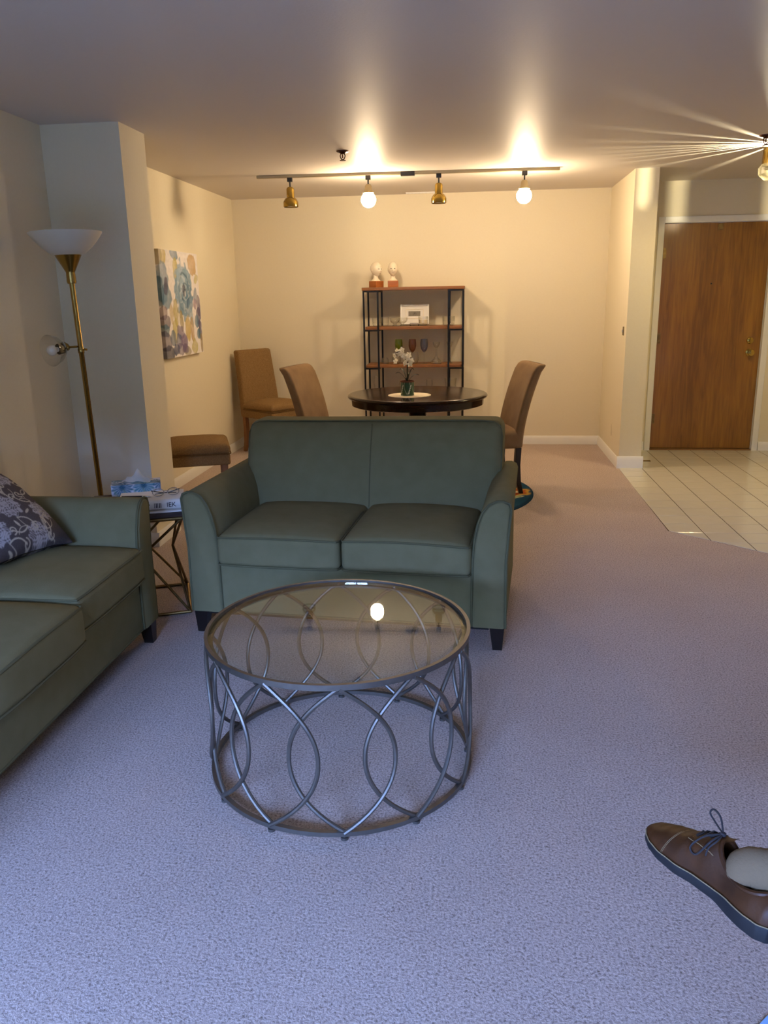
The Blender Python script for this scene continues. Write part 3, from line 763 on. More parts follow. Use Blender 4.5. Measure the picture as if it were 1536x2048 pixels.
# pen and reading glasses on the catalogue
ZK = ZS+.0085+BH
_ca, _sa = math.cos(R(20)), math.sin(R(20))
def onbook(x, y): return (-1.50+x*_ca-y*_sa, 3.50+x*_sa+y*_ca)
pn = thing('pen', 'black and silver pen lying on the white catalogue', 'pen', (*onbook(-.06, -.03), ZK+.006), R(8))
MB().tube([(-.075, 0, 0), (.02, 0, 0)], .006, 10).build('barrel', 'black_plastic', pn); MB().tube([(.02, 0, 0), (.05, 0, 0), (.062, 0, 0)], [.006, .005, .0015], 10).build('tip', 'chrome', pn)
gl = thing('reading_glasses', 'folded reading glasses on the white catalogue', 'glasses', (*onbook(.065, -.02), ZK), R(25))
for s in (-1, 1):
    MB().tube([(s*.034+.026*math.cos(2*PI*i/20), .0, .019+.017*math.sin(2*PI*i/20)) for i in range(20)], .0022, 6, closed=True).build('rim', 'chrome', gl)
    MB().tube([(s*.060, 0, .026), (s*.064, .012, .027), (s*.02, .022, .012), (-s*.05, .026, .006)], .0024, 6).build('temple', 'black_plastic', gl)
    q = MB().lathe([(0, 0), (.024, 0), (.024, .001), (0, .001)], 20); q.xf(Matrix.Translation((s*.034, 0, .019)) @ Matrix.Rotation(R(90), 4, 'X') @ Matrix.Diagonal((1, .68, 1, 1))); q.build('lens', 'clear_glass', gl)
MB().tube([(-.008, 0, .023), (0, -.002, .027), (.008, 0, .023)], .002, 6).build('bridge', 'chrome', gl)

# ------------------------------------------------------------------ floor lamp
LP = thing('floor_lamp', 'brass torchiere floor lamp with white glass bowl and a side reading light', 'lamp', (-2.035, 4.09, 0), R(0)); LP.rotation_euler = (0, R(-1.4), 0)
MB().lathe([(0, 0), (.13, 0), (.13, .012), (.11, .022), (.03, .03), (.02, .05), (0, .05)], 36).build('base', 'brass_satin', LP)
MB().lathe([(.0, .03), (.0135, .03), (.0135, 1.20), (.0165, 1.205), (.0165, 1.225), (.0135, 1.23), (.0135, 1.57), (0, 1.57)], 20).build('pole', 'brass_satin', LP)
MB().lathe([(0, 1.555), (.021, 1.555), (.024, 1.565), (.022, 1.61), (.024, 1.615), (.068, 1.70), (.066, 1.70), (.0, 1.62)], 36).build('shade_holder', 'brass_satin', LP)
prf = [(.055, 1.692), (.085, 1.702), (.125, 1.735), (.16, 1.775), (.178, 1.800), (.180, 1.806), (.176, 1.806), (.156, 1.779), (.12, 1.74), (.08, 1.708), (.05, 1.697), (0, 1.696)]
MB().lathe(prf, 48).build('glass_bowl', 'shade_glass', LP)
al = MB().tube([(-.012, -.01, 1.237), (-.07, -.02, 1.236)], .006, 8).build('lamp_arm', 'brass_satin', LP)
s0 = MB().lathe([(0, -.03), (.012, -.028), (.02, -.012), (.02, .012), (.012, .02), (0, .02)], 16); s0.xf(Matrix.Translation((-.078, -.022, 1.243)) @ Matrix.Rotation(R(-60), 4, 'Y')); s0.build('swivel', 'brass_satin', LP)
rot = Matrix.Translation((-.082, -.03, 1.232)) @ Vector((-.42, -.90, -.08)).to_track_quat('Z', 'Y').to_matrix().to_4x4()
MB().lathe([(0, -.01), (.026, -.006), (.028, .03), (.02, .034), (0, .034)], 20).xf(rot).build('socket', 'black_plastic', LP)
MB().lathe([(.012, .03), (.014, .045)]+[(.027*math.sin(a), .07-.027*math.cos(a)) for a in [R(30+k*15) for k in range(11)]], 20).xf(rot).build('bulb', 'bulb_off', LP)
MB().lathe([(.03, .0), (.05, .015), (.072, .045), (.082, .08), (.0805, .08), (.0705, .045), (.0485, .016), (.029, .002)], 32).xf(rot).build('reading_shade', 'clear_glass', LP)
MB().tube([(.010, 0, 1.222), (.034, -.004, 1.220)], .006, 8).build('switch_knob', 'brass_satin', LP)

# ------------------------------------------------------------------ framed canvas on the left wall
def canvas():
    AY0, AY1, AZ0, AZ1, T = 5.985, 6.83, 1.03, 1.835, .04
    t = thing('canvas_painting', 'square canvas painting of blue and purple watercolour flowers', 'painting', (XL+.003, AY0, AZ0))
    Wd, Hh = AY1-AY0, AZ1-AZ0
    m = MB(); m.grid(150, 150, lambda a, b: (T, Wd*a, Hh*b)); m.grid(4, 150, lambda a, b: (T*a, 0, Hh*b)); m.grid(4, 60, lambda a, b: (T*a, Wd, Hh*b)); m.grid(4, 150, lambda a, b: (T*a, Wd*b, 0)); m.grid(4, 60, lambda a, b: (T*a, Wd*b, Hh))
    o = m.build('canvas', 'print', t, smooth=None, fix=False)
    c = coords(o); u = c[:, 1]/Wd; v = 1-c[:, 2]/Hh
    u = np.where(c[:, 1] < 1e-6, -(T-c[:, 0])/Wd*1.0, u)
    n1 = vnoise(u, v, 7, 1); n2 = vnoise(u, v, 16, 2); n3 = vnoise(u, v, 34, 3)
    def fn(u, v):
        col = np.repeat(L3('f3eadd')[None, :], len(u), 0)
        def ell(cx, cy, rx, ry, rot, h, al=.9, soft=.12, wob=.25):
            nonlocal col
            s_, c_ = math.sin(rot), math.cos(rot); du, dv = u-cx, v-cy
            e = np.hypot((du*c_+dv*s_)/rx, (-du*s_+dv*c_)/ry)+wob*n2
            mk = np.clip((1-e)/soft, 0, 1)*al*(.82+.35*n1)
            rim = np.clip(1-np.abs(e-.93)/.07, 0, 1)*.35*al
            col = blend(col, np.clip(mk, 0, 1), L3(h)); col = blend(col, rim, L3(h)*.5)
        ell(-.02, .05, .10, .09, .2, '8f7a35'); ell(.10, .06, .07, .07, 0, 'c8b24a', .8)
        ell(.37, .03, .10, .06, .2, '5f7f95'); ell(.38, .16, .06, .12, .05, 'c2ae3e'); ell(.84, .11, .12, .11, .4, 'c79c48'); ell(.93, .25, .07, .04, -.5, 'bfb23c', .8)
        for (cx, cy, rx, ry, a, h) in ((.05, .30, .13, .20, .1, '7f98a8'), (.10, .42, .14, .12, .5, '668799'), (-.02, .38, .08, .14, 0, '3e6274'), (.11, .33, .05, .09, .2, '4d3d52')):
            ell(cx, cy, rx, ry, a, h)
        for (cx, cy, rx, ry, a, h) in ((.56, .36, .24, .26, 0, '9fb6c2'), (.46, .38, .13, .22, .15, '6f93a8'), (.66, .30, .12, .16, -.3, '86a4b2'), (.58, .52, .17, .12, .2, '6b8ea2'), (.70, .42, .09, .15, -.2, '5c7f96'), (.50, .25, .12, .1, .4, 'a9bfc8'), (.55, .58, .06, .10, .3, '7d9cad'), (.72, .62, .05, .12, -.2, '9fb4b8')):
            ell(cx, cy, rx, ry, a, h, .85, .1, .35)
        du, dv = u-.57, (v-.37); rr = np.hypot(du, dv*.9); an = np.arctan2(dv, du)
        sw_ = np.clip(np.sin(rr*70-an*2.0+3*n1)*2-1.0, 0, 1)*np.clip((.2-rr)/.05, 0, 1); col = blend(col, sw_*.75, L3('36546c'))
        sw2 = np.clip(np.sin(rr*58+an*3.0+4*n2)*2-1.3, 0, 1)*np.clip((.22-rr)/.05, 0, 1); col = blend(col, sw2*.8, L3('d6dcd8'))
        ell(.57, .37, .045, .06, .3, '3c2c3e'); ell(.60, .40, .02, .03, 0, 'dfe2dc')
        for (cx, cy, rx, ry, a, h) in ((.31, .58, .07, .13, .05, 'b7a43c'), (.27, .75, .07, .13, .1, 'c2b24c'), (.44, .66, .05, .11, -.1, '9c8634'), (.60, .74, .08, .14, .1, 'c6a944'), (.72, .76, .05, .14, 0, 'b8914a'), (.76, .93, .09, .08, .2, 'bcae42'), (.52, .95, .12, .05, .2, '8a7a3c'), (.20, .58, .05, .10, 0, 'cdb98a')):
            ell(cx, cy, rx, ry, a, h, .85)
        for (cx, cy, rx, ry, a, h) in ((.02, .58, .08, .07, 0, '8c6f6a'), (.05, .66, .12, .07, 0, '6a5a66'), (.03, .74, .1, .06, 0, '3f6a78'), (.02, .84, .14, .1, .1, '4a3d55'), (.06, .95, .16, .07, 0, '232c44'), (.20, .82, .08, .08, 0, '5b6f80'),
                                       (.40, .77, .10, .07, .3, '7c6a84'), (.34, .85, .10, .07, .4, '5a6684'), (.48, .86, .10, .08, -.2, '84718a'), (.38, .93, .11, .06, .1, '6d5a7c'), (.50, .93, .08, .05, .3, '74637e'), (.25, .93, .08, .06, 0, '3c4664')):
            ell(cx, cy, rx, ry, a, h, .88, .12, .3)
        for (cx, cy, rx, ry, a, h) in ((.88, .42, .05, .08, .1, '7d8fa0'), (.95, .52, .05, .12, 0, '5a4a66'), (.85, .50, .05, .06, .4, 'a58a92'), (.93, .62, .07, .10, .3, '4a3e5c'), (.87, .68, .06, .08, -.3, '5f7f92'), (.95, .76, .05, .12, 0, '4d4260'), (.90, .80, .05, .07, 0, '4c7284'), (.97, .9, .04, .1, 0, '9c8148')):
            ell(cx, cy, rx, ry, a, h, .9, .12, .3)
        return col*(1+.12*n3)[:, None]*np.array([1.0, 1.03, 1.15])[None, :]
    paint(o, np.stack([u, v], 1), fn)
    for (a, b) in (((.001, .004, .004), (.03, .03, Hh-.004)), ((.001, Wd-.03, .004), (.03, Wd-.004, Hh-.004)), ((.001, .03, .004), (.03, Wd-.03, .03)), ((.001, .03, Hh-.03), (.03, Wd-.03, Hh-.004))):
        box('stretcher_bar', a, b, 'oak_threshold', t)
canvas()

# ------------------------------------------------------------------ dining set
rug_o = MB(); RR = .88
rug_o.add([(0, 0, .012)]+[(RR*(r/60)*math.cos(2*PI*k/160), RR*(r/60)*math.sin(2*PI*k/160), .012 if r < 60 else .006) for r in range(1, 61) for k in range(160)],
          [(0, 1+k, 1+(k+1) % 160) for k in range(160)]+[(1+(r-1)*160+k, 1+r*160+k, 1+r*160+(k+1) % 160, 1+(r-1)*160+(k+1) % 160) for r in range(1, 60) for k in range(160)])
rug_o.add([(RR*math.cos(2*PI*k/160), RR*math.sin(2*PI*k/160), z) for z in (.006, 0) for k in range(160)], [(k, 160+k, 160+(k+1) % 160, (k+1) % 160) for k in range(160)])
rug = rug_o.build('round_rug', 'print_fabric', None, smooth=60)
tag(rug, 'round blue rug with orange and cream flowers under the dining table', 'rug'); rug.location = (-.43, 6.0, 0)
c = coords(rug); u, v = c[:, 0], c[:, 1]
def rfn(u, v):
    col = np.repeat(L3('1d4a68')[None, :], len(u), 0); nz = vnoise(u, v, 14, 4)
    col *= (1+.3*nz)[:, None]
    for k in range(9):
        a = k*2*PI/9-.02; cx, cy = .73*math.cos(a), .73*math.sin(a)
        d = np.hypot(u-cx, v-cy); an = np.arctan2(v-cy, u-cx); e = .15*(.7+.3*np.abs(np.sin(an*3+k)))
        col = blend(col, np.clip((e-d)/.012, 0, 1), L3('d8a94a')); col = blend(col, np.clip((e*.78-d)/.012, 0, 1), L3('c2562c')); col = blend(col, np.clip((e*.3-d)/.01, 0, 1), L3('efe0b4'))
        a2 = a+PI/9; pts = [(r*math.cos(a2+.25*math.sin(r*9)), r*math.sin(a2+.25*math.sin(r*9))) for r in [.3+.07*i for i in range(8)]]
        d = segdist(u, v, pts); col = blend(col, np.clip((.028-d)/.01, 0, 1), L3('dfe0c0')); col = blend(col, np.clip((.014-d)/.008, 0, 1), L3('8fa04a'))
    rr = np.hypot(u, v); col = blend(col, np.clip((rr-.85)/.01, 0, 1), L3('14344e'))
    return col
paint(rug, c[:, :2], rfn)

DT = thing('dining_table', 'round dark espresso pedestal dining table', 'table', (-.43, 6.04, .012))
TR = .525; zt = .745
MB().lathe([(0, zt-.03), (TR-.02, zt-.03), (TR-.006, zt-.026), (TR, zt-.016), (TR-.004, zt-.006), (TR-.014, zt-.001), (TR-.024, zt), (0, zt)], 96).build('table_top', 'table_wood', DT, smooth=50)
MB().lathe([(0, zt-.084), (TR-.046, zt-.084), (TR-.03, zt-.078), (TR-.026, zt-.03), (0, zt-.03)], 96).build('apron', 'table_wood', DT, smooth=40)
MB().lathe([(0, .07), (.075, .07), (.09, .10), (.07, .15), (.05, .2), (.06, .3), (.075, .42), (.06, .5), (.05, .53), (.065, .56), (.07, .6), (.11, zt-.09), (.11, zt-.084), (0, zt-.084)], 32).build('pedestal', 'table_wood', DT, smooth=50)
for k in range(4):
    a = k*PI/2+.5; c_, s_ = math.cos(a), math.sin(a)
    MB().tube([(.04*c_, .04*s_, .13), (.13*c_, .13*s_, .12), (.24*c_, .24*s_, .06), (.33*c_, .33*s_, .022)], [.04, .034, .027, .021], 10).build('foot', 'table_wood', DT)
ZTOP = .012+zt
dl = MB().grid(2, 2, lambda a, b: (0, 0, 0)); dl = MB(); nn = 96
dl.add([(0, 0, .003)]+[((.155+.004*abs(math.sin(k*PI/4)))*math.cos(2*PI*k/nn), (.155+.004*abs(math.sin(k*PI/4)))*math.sin(2*PI*k/nn), z) for z in (.003, 0) for k in range(nn)],
       [(0, 1+k, 1+(k+1) % nn) for k in range(nn)]+[(1+k, 1+nn+k, 1+nn+(k+1) % nn, 1+(k+1) % nn) for k in range(nn)])
do = dl.build('doily', 'cream_cloth', None, smooth=30); tag(do, 'round cream crocheted doily under the orchid pot', 'doily'); do.location = (-.478, 5.90, ZTOP)
# orchid
OR = thing('potted_orchid', 'white orchid in a green pot painted with white leaves', 'plant', (-.492, 5.885, ZTOP+.003))
pr_, ph = .049, .105
pm = MB(); pm.grid(120, 40, lambda a, b: (pr_*math.cos(2*PI*a), pr_*math.sin(2*PI*a), ph*b)); pm.add([(pr_*math.cos(2*PI*k/120), pr_*math.sin(2*PI*k/120), 0) for k in range(120)], [tuple(range(120))])
po = pm.build('pot', 'print_gloss', OR, smooth=60)
c = coords(po)
def pfn(u, v):
    col = np.repeat(L3('2f5236')[None, :], len(u), 0)
    for k in range(5):
        cx = -PI+k*2*PI/5+.35
        for s in (-1, 1):
            pts = [(cx+s*(.05+.42*math.sin(t*2.2)), .012+.085*t) for t in [i/10 for i in range(11)]]
            pts = [((x), y*10) for x, y in pts]; d = segdist(u, v*10, pts); col = blend(col, np.clip((.035-d)/.02, 0, 1), L3('b9c7b0'))
        for i in range(4):
            px, py = cx+.28+.10*i, .2+.17*i; e = np.hypot((u-px)*.8+(v*10-py)*.5, ((v*10-py)*.8-(u-px)*.5)*2.4)
            col = blend(col, np.clip((.13-e)/.03, 0, 1), L3('e2e2da'))
    return blend(col, np.clip((v-.098)/.003, 0, 1), L3('6e3d28'))
paint(po, np.stack([np.arctan2(c[:, 1], c[:, 0]), c[:, 2]], 1), pfn)
MB().lathe([(pr_-.006, ph-.008), (pr_+.002, ph-.008), (pr_+.002, ph+.002), (pr_-.006, ph+.002)], 40, closed=True).build('rim', 'terracotta', OR)
MB().lathe([(0, ph-.006), (pr_-.004, ph-.009), (pr_-.004, ph-.02), (0, ph-.02)], 24).build('soil', 'soil', OR)
stem = [(.0, 0, ph-.01), (-.002, 0, ph+.08), (.0, 0, ph+.12), (-.008, 0, ph+.15), (-.03, -.005, ph+.185), (-.06, -.01, ph+.21), (-.085, -.012, ph+.20)]
MB().tube(stem, .0032, 6).build('stem', 'leaf_dark', OR)
MB().tube([(.004, .003, ph-.01), (.004, .003, ph+.14)], .0022, 6).build('stake', 'leaf_dark', OR)
for (dx, dy, L_, hgt) in ((-1, -.2, .085, .045), (-.8, .3, .062, .06), (1, .1, .085, .035), (.75, -.3, .055, .062), (.2, 1, .06, .04), (-.3, -1, .045, .02)):
    def lf(a, b, dx=dx, dy=dy, L_=L_, hgt=hgt):
        s = (b-.5)*.017*math.sin(PI*min(1, a*.95+.08))**.7; n = math.hypot(dx, dy)
        return (dx/n*L_*a-dy/n*s, dy/n*L_*a+dx/n*s, ph-.008+hgt*1.6*math.sin(a*2.0)-.004*(1-abs(2*b-1)))
    MB().grid(10, 4, lf).build('leaf', 'leaf_dark', OR, smooth=70, fix=False)
fpos = [(-.088, -.02, .205), (-.07, .0, .235), (-.05, -.02, .215), (-.04, .01, .24), (-.02, -.02, .20), (-.085, -.01, .165), (.005, -.015, .185), (.03, -.01, .165), (.022, -.02, .14), (-.012, -.01, .15), (.01, .02, .205)]
rnd = random.Random(3)
for (x, y, z) in fpos:
    fm = MB(); sz = rnd.uniform(.017, .022)
    for k in range(5):
        a = 2*PI*k/5+rnd.uniform(-.2, .2)
        def pf(p, q, a=a, sz=sz):
            wd_ = .75*math.sin(PI*(p*.86+.1))**.8*(q-.5)*sz*1.3; l = p*sz*1.25
            return (l*math.cos(a)-wd_*math.sin(a), -.006*math.sin(p*PI*.8)+.003*(2*q-1)**2, l*math.sin(a)+wd_*math.cos(a))
        fm.grid(5, 4, pf)
    fm.lathe([(0, -.004), (.004, -.002), (.004, .002), (0, .005)], 8, (0, -.004, 0))
    fm.xf(Matrix.Translation((x, y, ph+z-.02)) @ Matrix.Rotation(rnd.uniform(-.9, .9), 4, 'Z') @ Matrix.Rotation(rnd.uniform(-.6, .4), 4, 'X') @ Matrix.Rotation(rnd.uniform(0, 1), 4, 'Y'))
    fm.build('flower', 'white_petal', OR, smooth=70, fix=False)

# chairs
def make_chair(label, loc, rz, kind):
    suede = kind == 'suede'; fab = 'tan_suede' if suede else 'tan_tweed'; lm = 'espresso' if suede else 'tan_leg'
    t = thing('dining_chair', label, 'chair', loc, rz)
    hw = .225
    def sfn(x, y, z):
        c = max(0, 1-(x/hw)**4)*max(0, 1-((y+.01)/.23)**4); k = max(0, (z-.42)/.06)
        return (x, y, z+.022*c*k)
    if suede:
        MB().rbox((-hw, -.24, .345), (hw, .21, .475), .03, 4, mid=8, fn=sfn).build('seat', fab, t, smooth=60)
    else:
        MB().rbox((-hw-.005, -.245, .345), (hw+.005, .21, .425), .015, 3).build('seat_frame', fab, t, smooth=60)
        so = MB().rbox((-hw-.01, -.25, .418), (hw+.01, .20, .488), .032, 4, mid=8, fn=lambda x, y, z: sfn(x, y, z)).build('seat', fab, t, smooth=60)
        pts = [(-hw-.008, .18, .424), (-hw-.008, -.235, .424), (-hw+.01, -.25, .424), (hw-.01, -.25, .424), (hw+.008, -.235, .424), (hw+.008, .18, .424)]
        MB().tube(pts, .005, 6).build('piping', 'tweed_piping', so)
    top = .955 if suede else .985
    lean = .15 if suede else .085; flr = .0 if suede else -.05
    def bfn(x, y, z):
        k = max(0, (z-.345)/(top-.345))
        xx = x*(1-.0*k) if suede else x*(1.02-.10*k)
        cur = lean*(k**1.7 if suede else k**1.2)
        yy = y+cur+(.014*(1-(x/hw)**2) if (suede and y < .2) else 0)
        if suede and k > .93: yy += .02*((k-.93)/.07)
        return (xx, yy, z)
    y0, y1 = (.155, .225) if suede else (.15, .235)
    MB().rbox((-hw, y0, .345), (hw, y1, top), .022, 3, mid=16, fn=bfn).build('backrest', fab, t, smooth=60)
    for s in (-1, 1):
        for (yy, back) in ((-.205, 0), (.195, 1)):
            x = s*(hw-.028); w0, w1 = .021, .0155
            if back: path = [(x, yy, .35, w0), (x, yy-.006, .22, w0), (x, yy+.004, .1, .019), (x, yy+.03, 0, w1)]
            else: path = [(x, yy, .35, w0), (x, yy, 0, w1)]
            vs_ = []; 
            for (px, py, pz, wd_) in path: vs_ += [(px-wd_, py-wd_, pz), (px+wd_, py-wd_, pz), (px+wd_, py+wd_, pz), (px-wd_, py+wd_, pz)]
            n = len(path); fs = [(0, 1, 2, 3), tuple((n-1)*4+i for i in (3, 2, 1, 0))]+[(i*4+k, (i+1)*4+k, (i+1)*4+(k+1) % 4, i*4+(k+1) % 4) for i in range(n-1) for k in range(4)]
            MB().add(vs_, fs).build('leg', lm, t, smooth=None, bevel=.003)
    return t
make_chair('tan suede dining chair beside the round rug edge nearest the foyer', (.085, 6.075, .0125), R(-75), 'suede')
make_chair('tan suede dining chair between the round table and the corner chair', (-1.02, 5.98, .0125), R(76.5), 'suede')
make_chair('tan tweed chair standing in the nook corner', (-1.965, 7.69, 0), R(55), 'tweed')
make_chair('tan tweed chair half hidden behind the stub wall under the painting', (-2.0, 5.475, 0), R(110), 'tweed')

# ------------------------------------------------------------------ shelf unit
SU = thing('etagere_shelf', 'open shelf unit with wooden boards and slim black metal posts', 'shelf', (-.585, 7.89, 0))
PX = [(-.466, -.332), (.332, .466)]; SH = [1.548, 1.188, .832, .470, .105]
YF, YK = -.17, .17
for a, b in PX:
    for x in (a, b):
        for y in (YF, YK): box('post', (x-.008, y-.008, 0), (x+.008, y+.008, SH[0]-.028), 'black_metal', SU)
    for z in SH:
        for y in (YF, YK): box('cross_bar', (a+.008, y-.007, z-.042), (b-.008, y+.007, z-.028), 'black_metal', SU)
        for x in (a, b): box('side_bar', (x-.006, YF+.008, z-.042), (x+.006, YK-.008, z-.028), 'black_metal', SU)
for i, z in enumerate(SH):
    if i == 0: MB().rbox((-.48, -.185, z-.028), (.48, .185, z), .003).build('shelf_board', 'shelf_wood', SU)
    else: MB().rbox((-.456, -.16, z-.028), (.456, .16, z), .003).build('shelf_board', 'shelf_wood', SU)
SX, SY = -.585, 7.89
# porcelain heads
def head(label, x, y, rz, cap):
    t = thing('porcelain_head', label, 'head bust', (x, y, SH[0]), rz)
    MB().rbox((-.05, -.05, 0), (.05, .05, .060), .003).build('wood_block', 'block_wood', t)
    m = MB(); nu, nv = 64, 48
    def G_(x, s): return math.exp(-(x/s)**2)
    info = []
    def hf(a, b):
        th = 2*PI*a; ph_ = PI*b; dx, dy, dz = math.sin(ph_)*math.cos(th), math.sin(ph_)*math.sin(th), math.cos(ph_)
        px, py, pz = dx*.060, dy*.075, dz*.082
        if dz < 0:
            k = (-dz)**1.4; px *= 1-.24*k; py = py*(1-.24*k)-.012*k
        fr = max(0, -dy)
        if dy > 0: py *= 1.02; pz += .012*dy*max(0, -dz)
        e = 0
        e += .012*G_(dx, .12)*G_(dz+.22, .10)+.006*G_(dx, .10)*G_(dz+.05, .16)
        e -= .004*(G_(dx-.36, .17)+G_(dx+.36, .17))*G_(dz-.03, .11)
        e += .003*(G_(dx-.35, .1)+G_(dx+.35, .1))*G_(dz-.02, .05)
        e += .006*G_(dx, .2)*(G_(dz+.50, .045)+G_(dz+.585, .05))-.004*G_(dx, .25)*G_(dz+.54, .02)
        e += .008*G_(dx, .22)*G_(dz+.82, .12)+.004*(G_(dx-.42, .2)+G_(dx+.42, .2))*G_(dz+.3, .2)
        e *= (1 if dy < -.1 else 0)
        py -= e*min(1, fr*1.6)
        if cap and (dz > .42-.55*max(0, dy)): px *= 1.045; py *= 1.045; pz *= 1.03
        info.append((dx, dy, dz))
        return (px*.80, py*.80, pz*.80+.166)
    m.grid(nu, nv, hf)
    for s in (-1, 1):
        def ef(a, b, s=s):
            th = 2*PI*a; p_ = PI*b; info.append((9, 9, 9))
            return (s*(.047+.004*math.sin(p_)*math.cos(th)), .008+.009*math.sin(p_)*math.sin(th), .160+.014*math.cos(p_))
        m.grid(12, 8, ef)
    k0 = len(m.v)
    m.lathe([(.046, .060), (.045, .064), (.034, .072), (.023, .084), (.021, .10), (.024, .135), (.0, .14)], 40, (0, .006, 0))
    info += [(9, 9, 9)]*(len(m.v)-k0)
    o = m.build('head', 'porcelain', t, smooth=80, fix=False)
    d = np.array(info)
    def fn(u, v):
        col = np.repeat(L3('efe3cc')[None, :], len(d), 0)
        f_ = (d[:, 1] < -.1).astype(float)
        for s in (-1, 1):
            e = np.hypot((d[:, 0]-s*.35)/.17, (d[:, 2]-.02)/.075); col = blend(col, np.clip((1-e)*3, 0, 1)*f_, L3('3c342a'))
            e = np.hypot((d[:, 0]-s*.36)/.20, (d[:, 2]-.17+.25*(np.abs(d[:, 0])-.36)**2)/.025); col = blend(col, np.clip((1-e)*3, 0, 1)*f_*.35, L3('8a7454'))
        e = np.hypot(d[:, 0]/.17, (d[:, 2]+.54)/.07); col = blend(col, np.clip((1-e)*3, 0, 1)*f_*.55, L3('b08468'))
        return col
    paint(o, np.zeros((len(d), 2)), fn)
head('white porcelain head with carved cap of hair looking sideways on a wood block', -.945, 7.87, R(52), True)
head('bald white porcelain head facing the room on a wood block', -.785, 7.87, R(6), False)
# framed print on a small black easel
FP = thing('framed_print', 'white framed print with wide mat and small grey picture', 'picture frame', (-.585, 7.90, SH[1]+.012), 0); FP.rotation_euler = (R(-12), 0, R(-1))
fw, fh = .138, .19
for a, b in (((-fw, -.01, 0), (-fw+.016, .008, fh)), ((fw-.016, -.01, 0), (fw, .008, fh)), ((-fw+.016, -.01, fh-.016), (fw-.016, .008, fh)), ((-fw+.016, -.01, 0), (fw-.016, .008, .016))): box('frame_bar', a, b, 'trim', FP, bevel=.002)
MB().box((-fw+.014, -.002, .014), (fw-.014, .004, fh-.014)).build('mat_board', 'paper', FP, smooth=None)
for a, b in (((-.085, -.006, .055), (-.082, -.002, .145)), ((.082, -.006, .055), (.085, -.002, .145)), ((-.085, -.006, .142), (.085, -.002, .145)), ((-.085, -.006, .055), (.085, -.002, .058))): box('mat_bevel', a, b, 'cream_cloth', FP)
mat('grey_print', '6f675c', .5, noise=(30, 3, .5), col2='857b6a')
MB().box((-.06, -.004, .078), (.055, -.001, .125)).build('print', 'grey_print', FP, smooth=None)
flat_text('(P)', .03, (0, -.0046, .101), (R(90), 0, 0), FP, 'ink')
ES = thing('easel_stand', 'small black wire easel holding the framed print', 'easel', (-.585, 7.875, SH[1]))
MB().tube([(-.04, -.028, .002), (-.04, -.03, .024), (.04, -.03, .024), (.04, -.028, .002)], .003, 6).build('front_lip', 'black_metal', ES)
for s in (-1, 1): MB().tube([(s*.04, -.028, .003), (s*.04, .05, .003), (s*.03, .062, .06)], .003, 6).build('leg', 'black_metal', ES)
# glassware
def vessel(name, label, cat, x, y, z, outer, m, wall=.0018, seg=28, flute=0, group=None, base=None):
    inn = [(max(0, r-wall), zz) for r, zz in outer if zz > outer[0][1]+wall*1.2]
    prof = outer+list(reversed(inn))
    prof = [(0, outer[0][1])]+outer+list(reversed(inn))+[(0, inn[0][1])]
    mb = MB().lathe(prof, seg)
    if flute:
        mb.v = [((px*(1+flute*math.cos(10*math.atan2(py, px))), py*(1+flute*math.cos(10*math.atan2(py, px))), pz)) for px, py, pz in mb.v]
    o = mb.build(name, m, None, smooth=40); o.location = (x, y, z); tag(o, label, cat, group)
    return o
z1, z2, z3 = SH[1], SH[2], SH[3]
vessel('cut_glass_tumbler', 'cut glass tumbler at the shelf end below the porcelain heads', 'glass', -.945, 7.84, z1, [(.030, 0), (.034, .004), (.041, .03), (.044, .08)], 'clear_glass', .004, flute=.03)
vessel('cut_glass_tumbler', 'cut glass tumbler behind the inner post beside the sherbet bowl', 'glass', -.878, 7.93, z1, [(.030, 0), (.034, .004), (.041, .03), (.044, .085)], 'clear_glass', .004, flute=.03)
vessel('glass_sherbet_bowl', 'footed cut glass bowl left of the framed print', 'bowl', -.765, 7.80, z1, [(.032, 0), (.03, .006), (.014, .016), (.016, .026), (.036, .038), (.046, .055), (.048, .078)], 'clear_glass', .0035, flute=.05)
vessel('glass_sherbet_bowl', 'footed cut glass bowl touching the framed print', 'bowl', -.695, 7.82, z1, [(.032, 0), (.03, .006), (.014, .016), (.016, .026), (.036, .038), (.046, .055), (.048, .080)], 'clear_glass', .0035, flute=.05)
cj = thing('candle_jar', 'cut glass votive with cream candle before the framed print', 'candle', (-.495, 7.80, z1))
MB().lathe([(0, 0), (.028, 0), (.036, .012), (.045, .02), (.047, .088), (.043, .088), (.041, .022), (0, .018)], 28).build('jar', 'clear_glass', cj); MB().lathe([(0, .019), (.039, .022), (.041, .058), (0, .056)], 24).build('wax', 'cream_cloth', cj)
vessel('cut_glass_dish', 'wide cut glass dish at the shelf end near the divider wall', 'bowl', -.255, 7.83, z1, [(.045, 0), (.05, .006), (.056, .04), (.058, .085)], 'clear_glass', .005, flute=.025)
def wine(label, x, m, h=.232):
    t = thing('wine_glass', label, 'wine glass', (x, 7.84, z2), 0, 'coloured wine glasses')
    b = [(.004, .105), (.018, .118), (.031, .140), (.0375, .170), (.037, .200), (.033, h)]
    MB().lathe([(0, .103)]+b+[(r-.0014, z) for r, z in reversed(b[1:])]+[(0, .112)], 28).build('bowl', m, t)
    MB().lathe([(0, 0), (.034, 0), (.034, .002), (.008, .006), (.0042, .012), (.0036, .06), (.0042, .104), (0, .104)], 24).build('stem', 'clear_glass', t)
wine('green wine glass with clear stem behind the orchid', -.735, 'green_glass'); wine('brown amber wine glass with clear stem', -.603, 'amber_glass'); wine('smoky blue wine glass with clear stem', -.490, 'blue_glass')
vessel('glass_dome', 'small clear glass dome by the post on the middle shelf', 'glass', -.868, 7.83, z2, [(.040, 0), (.04, .01), (.034, .04), (.024, .062)], 'clear_glass', .003)
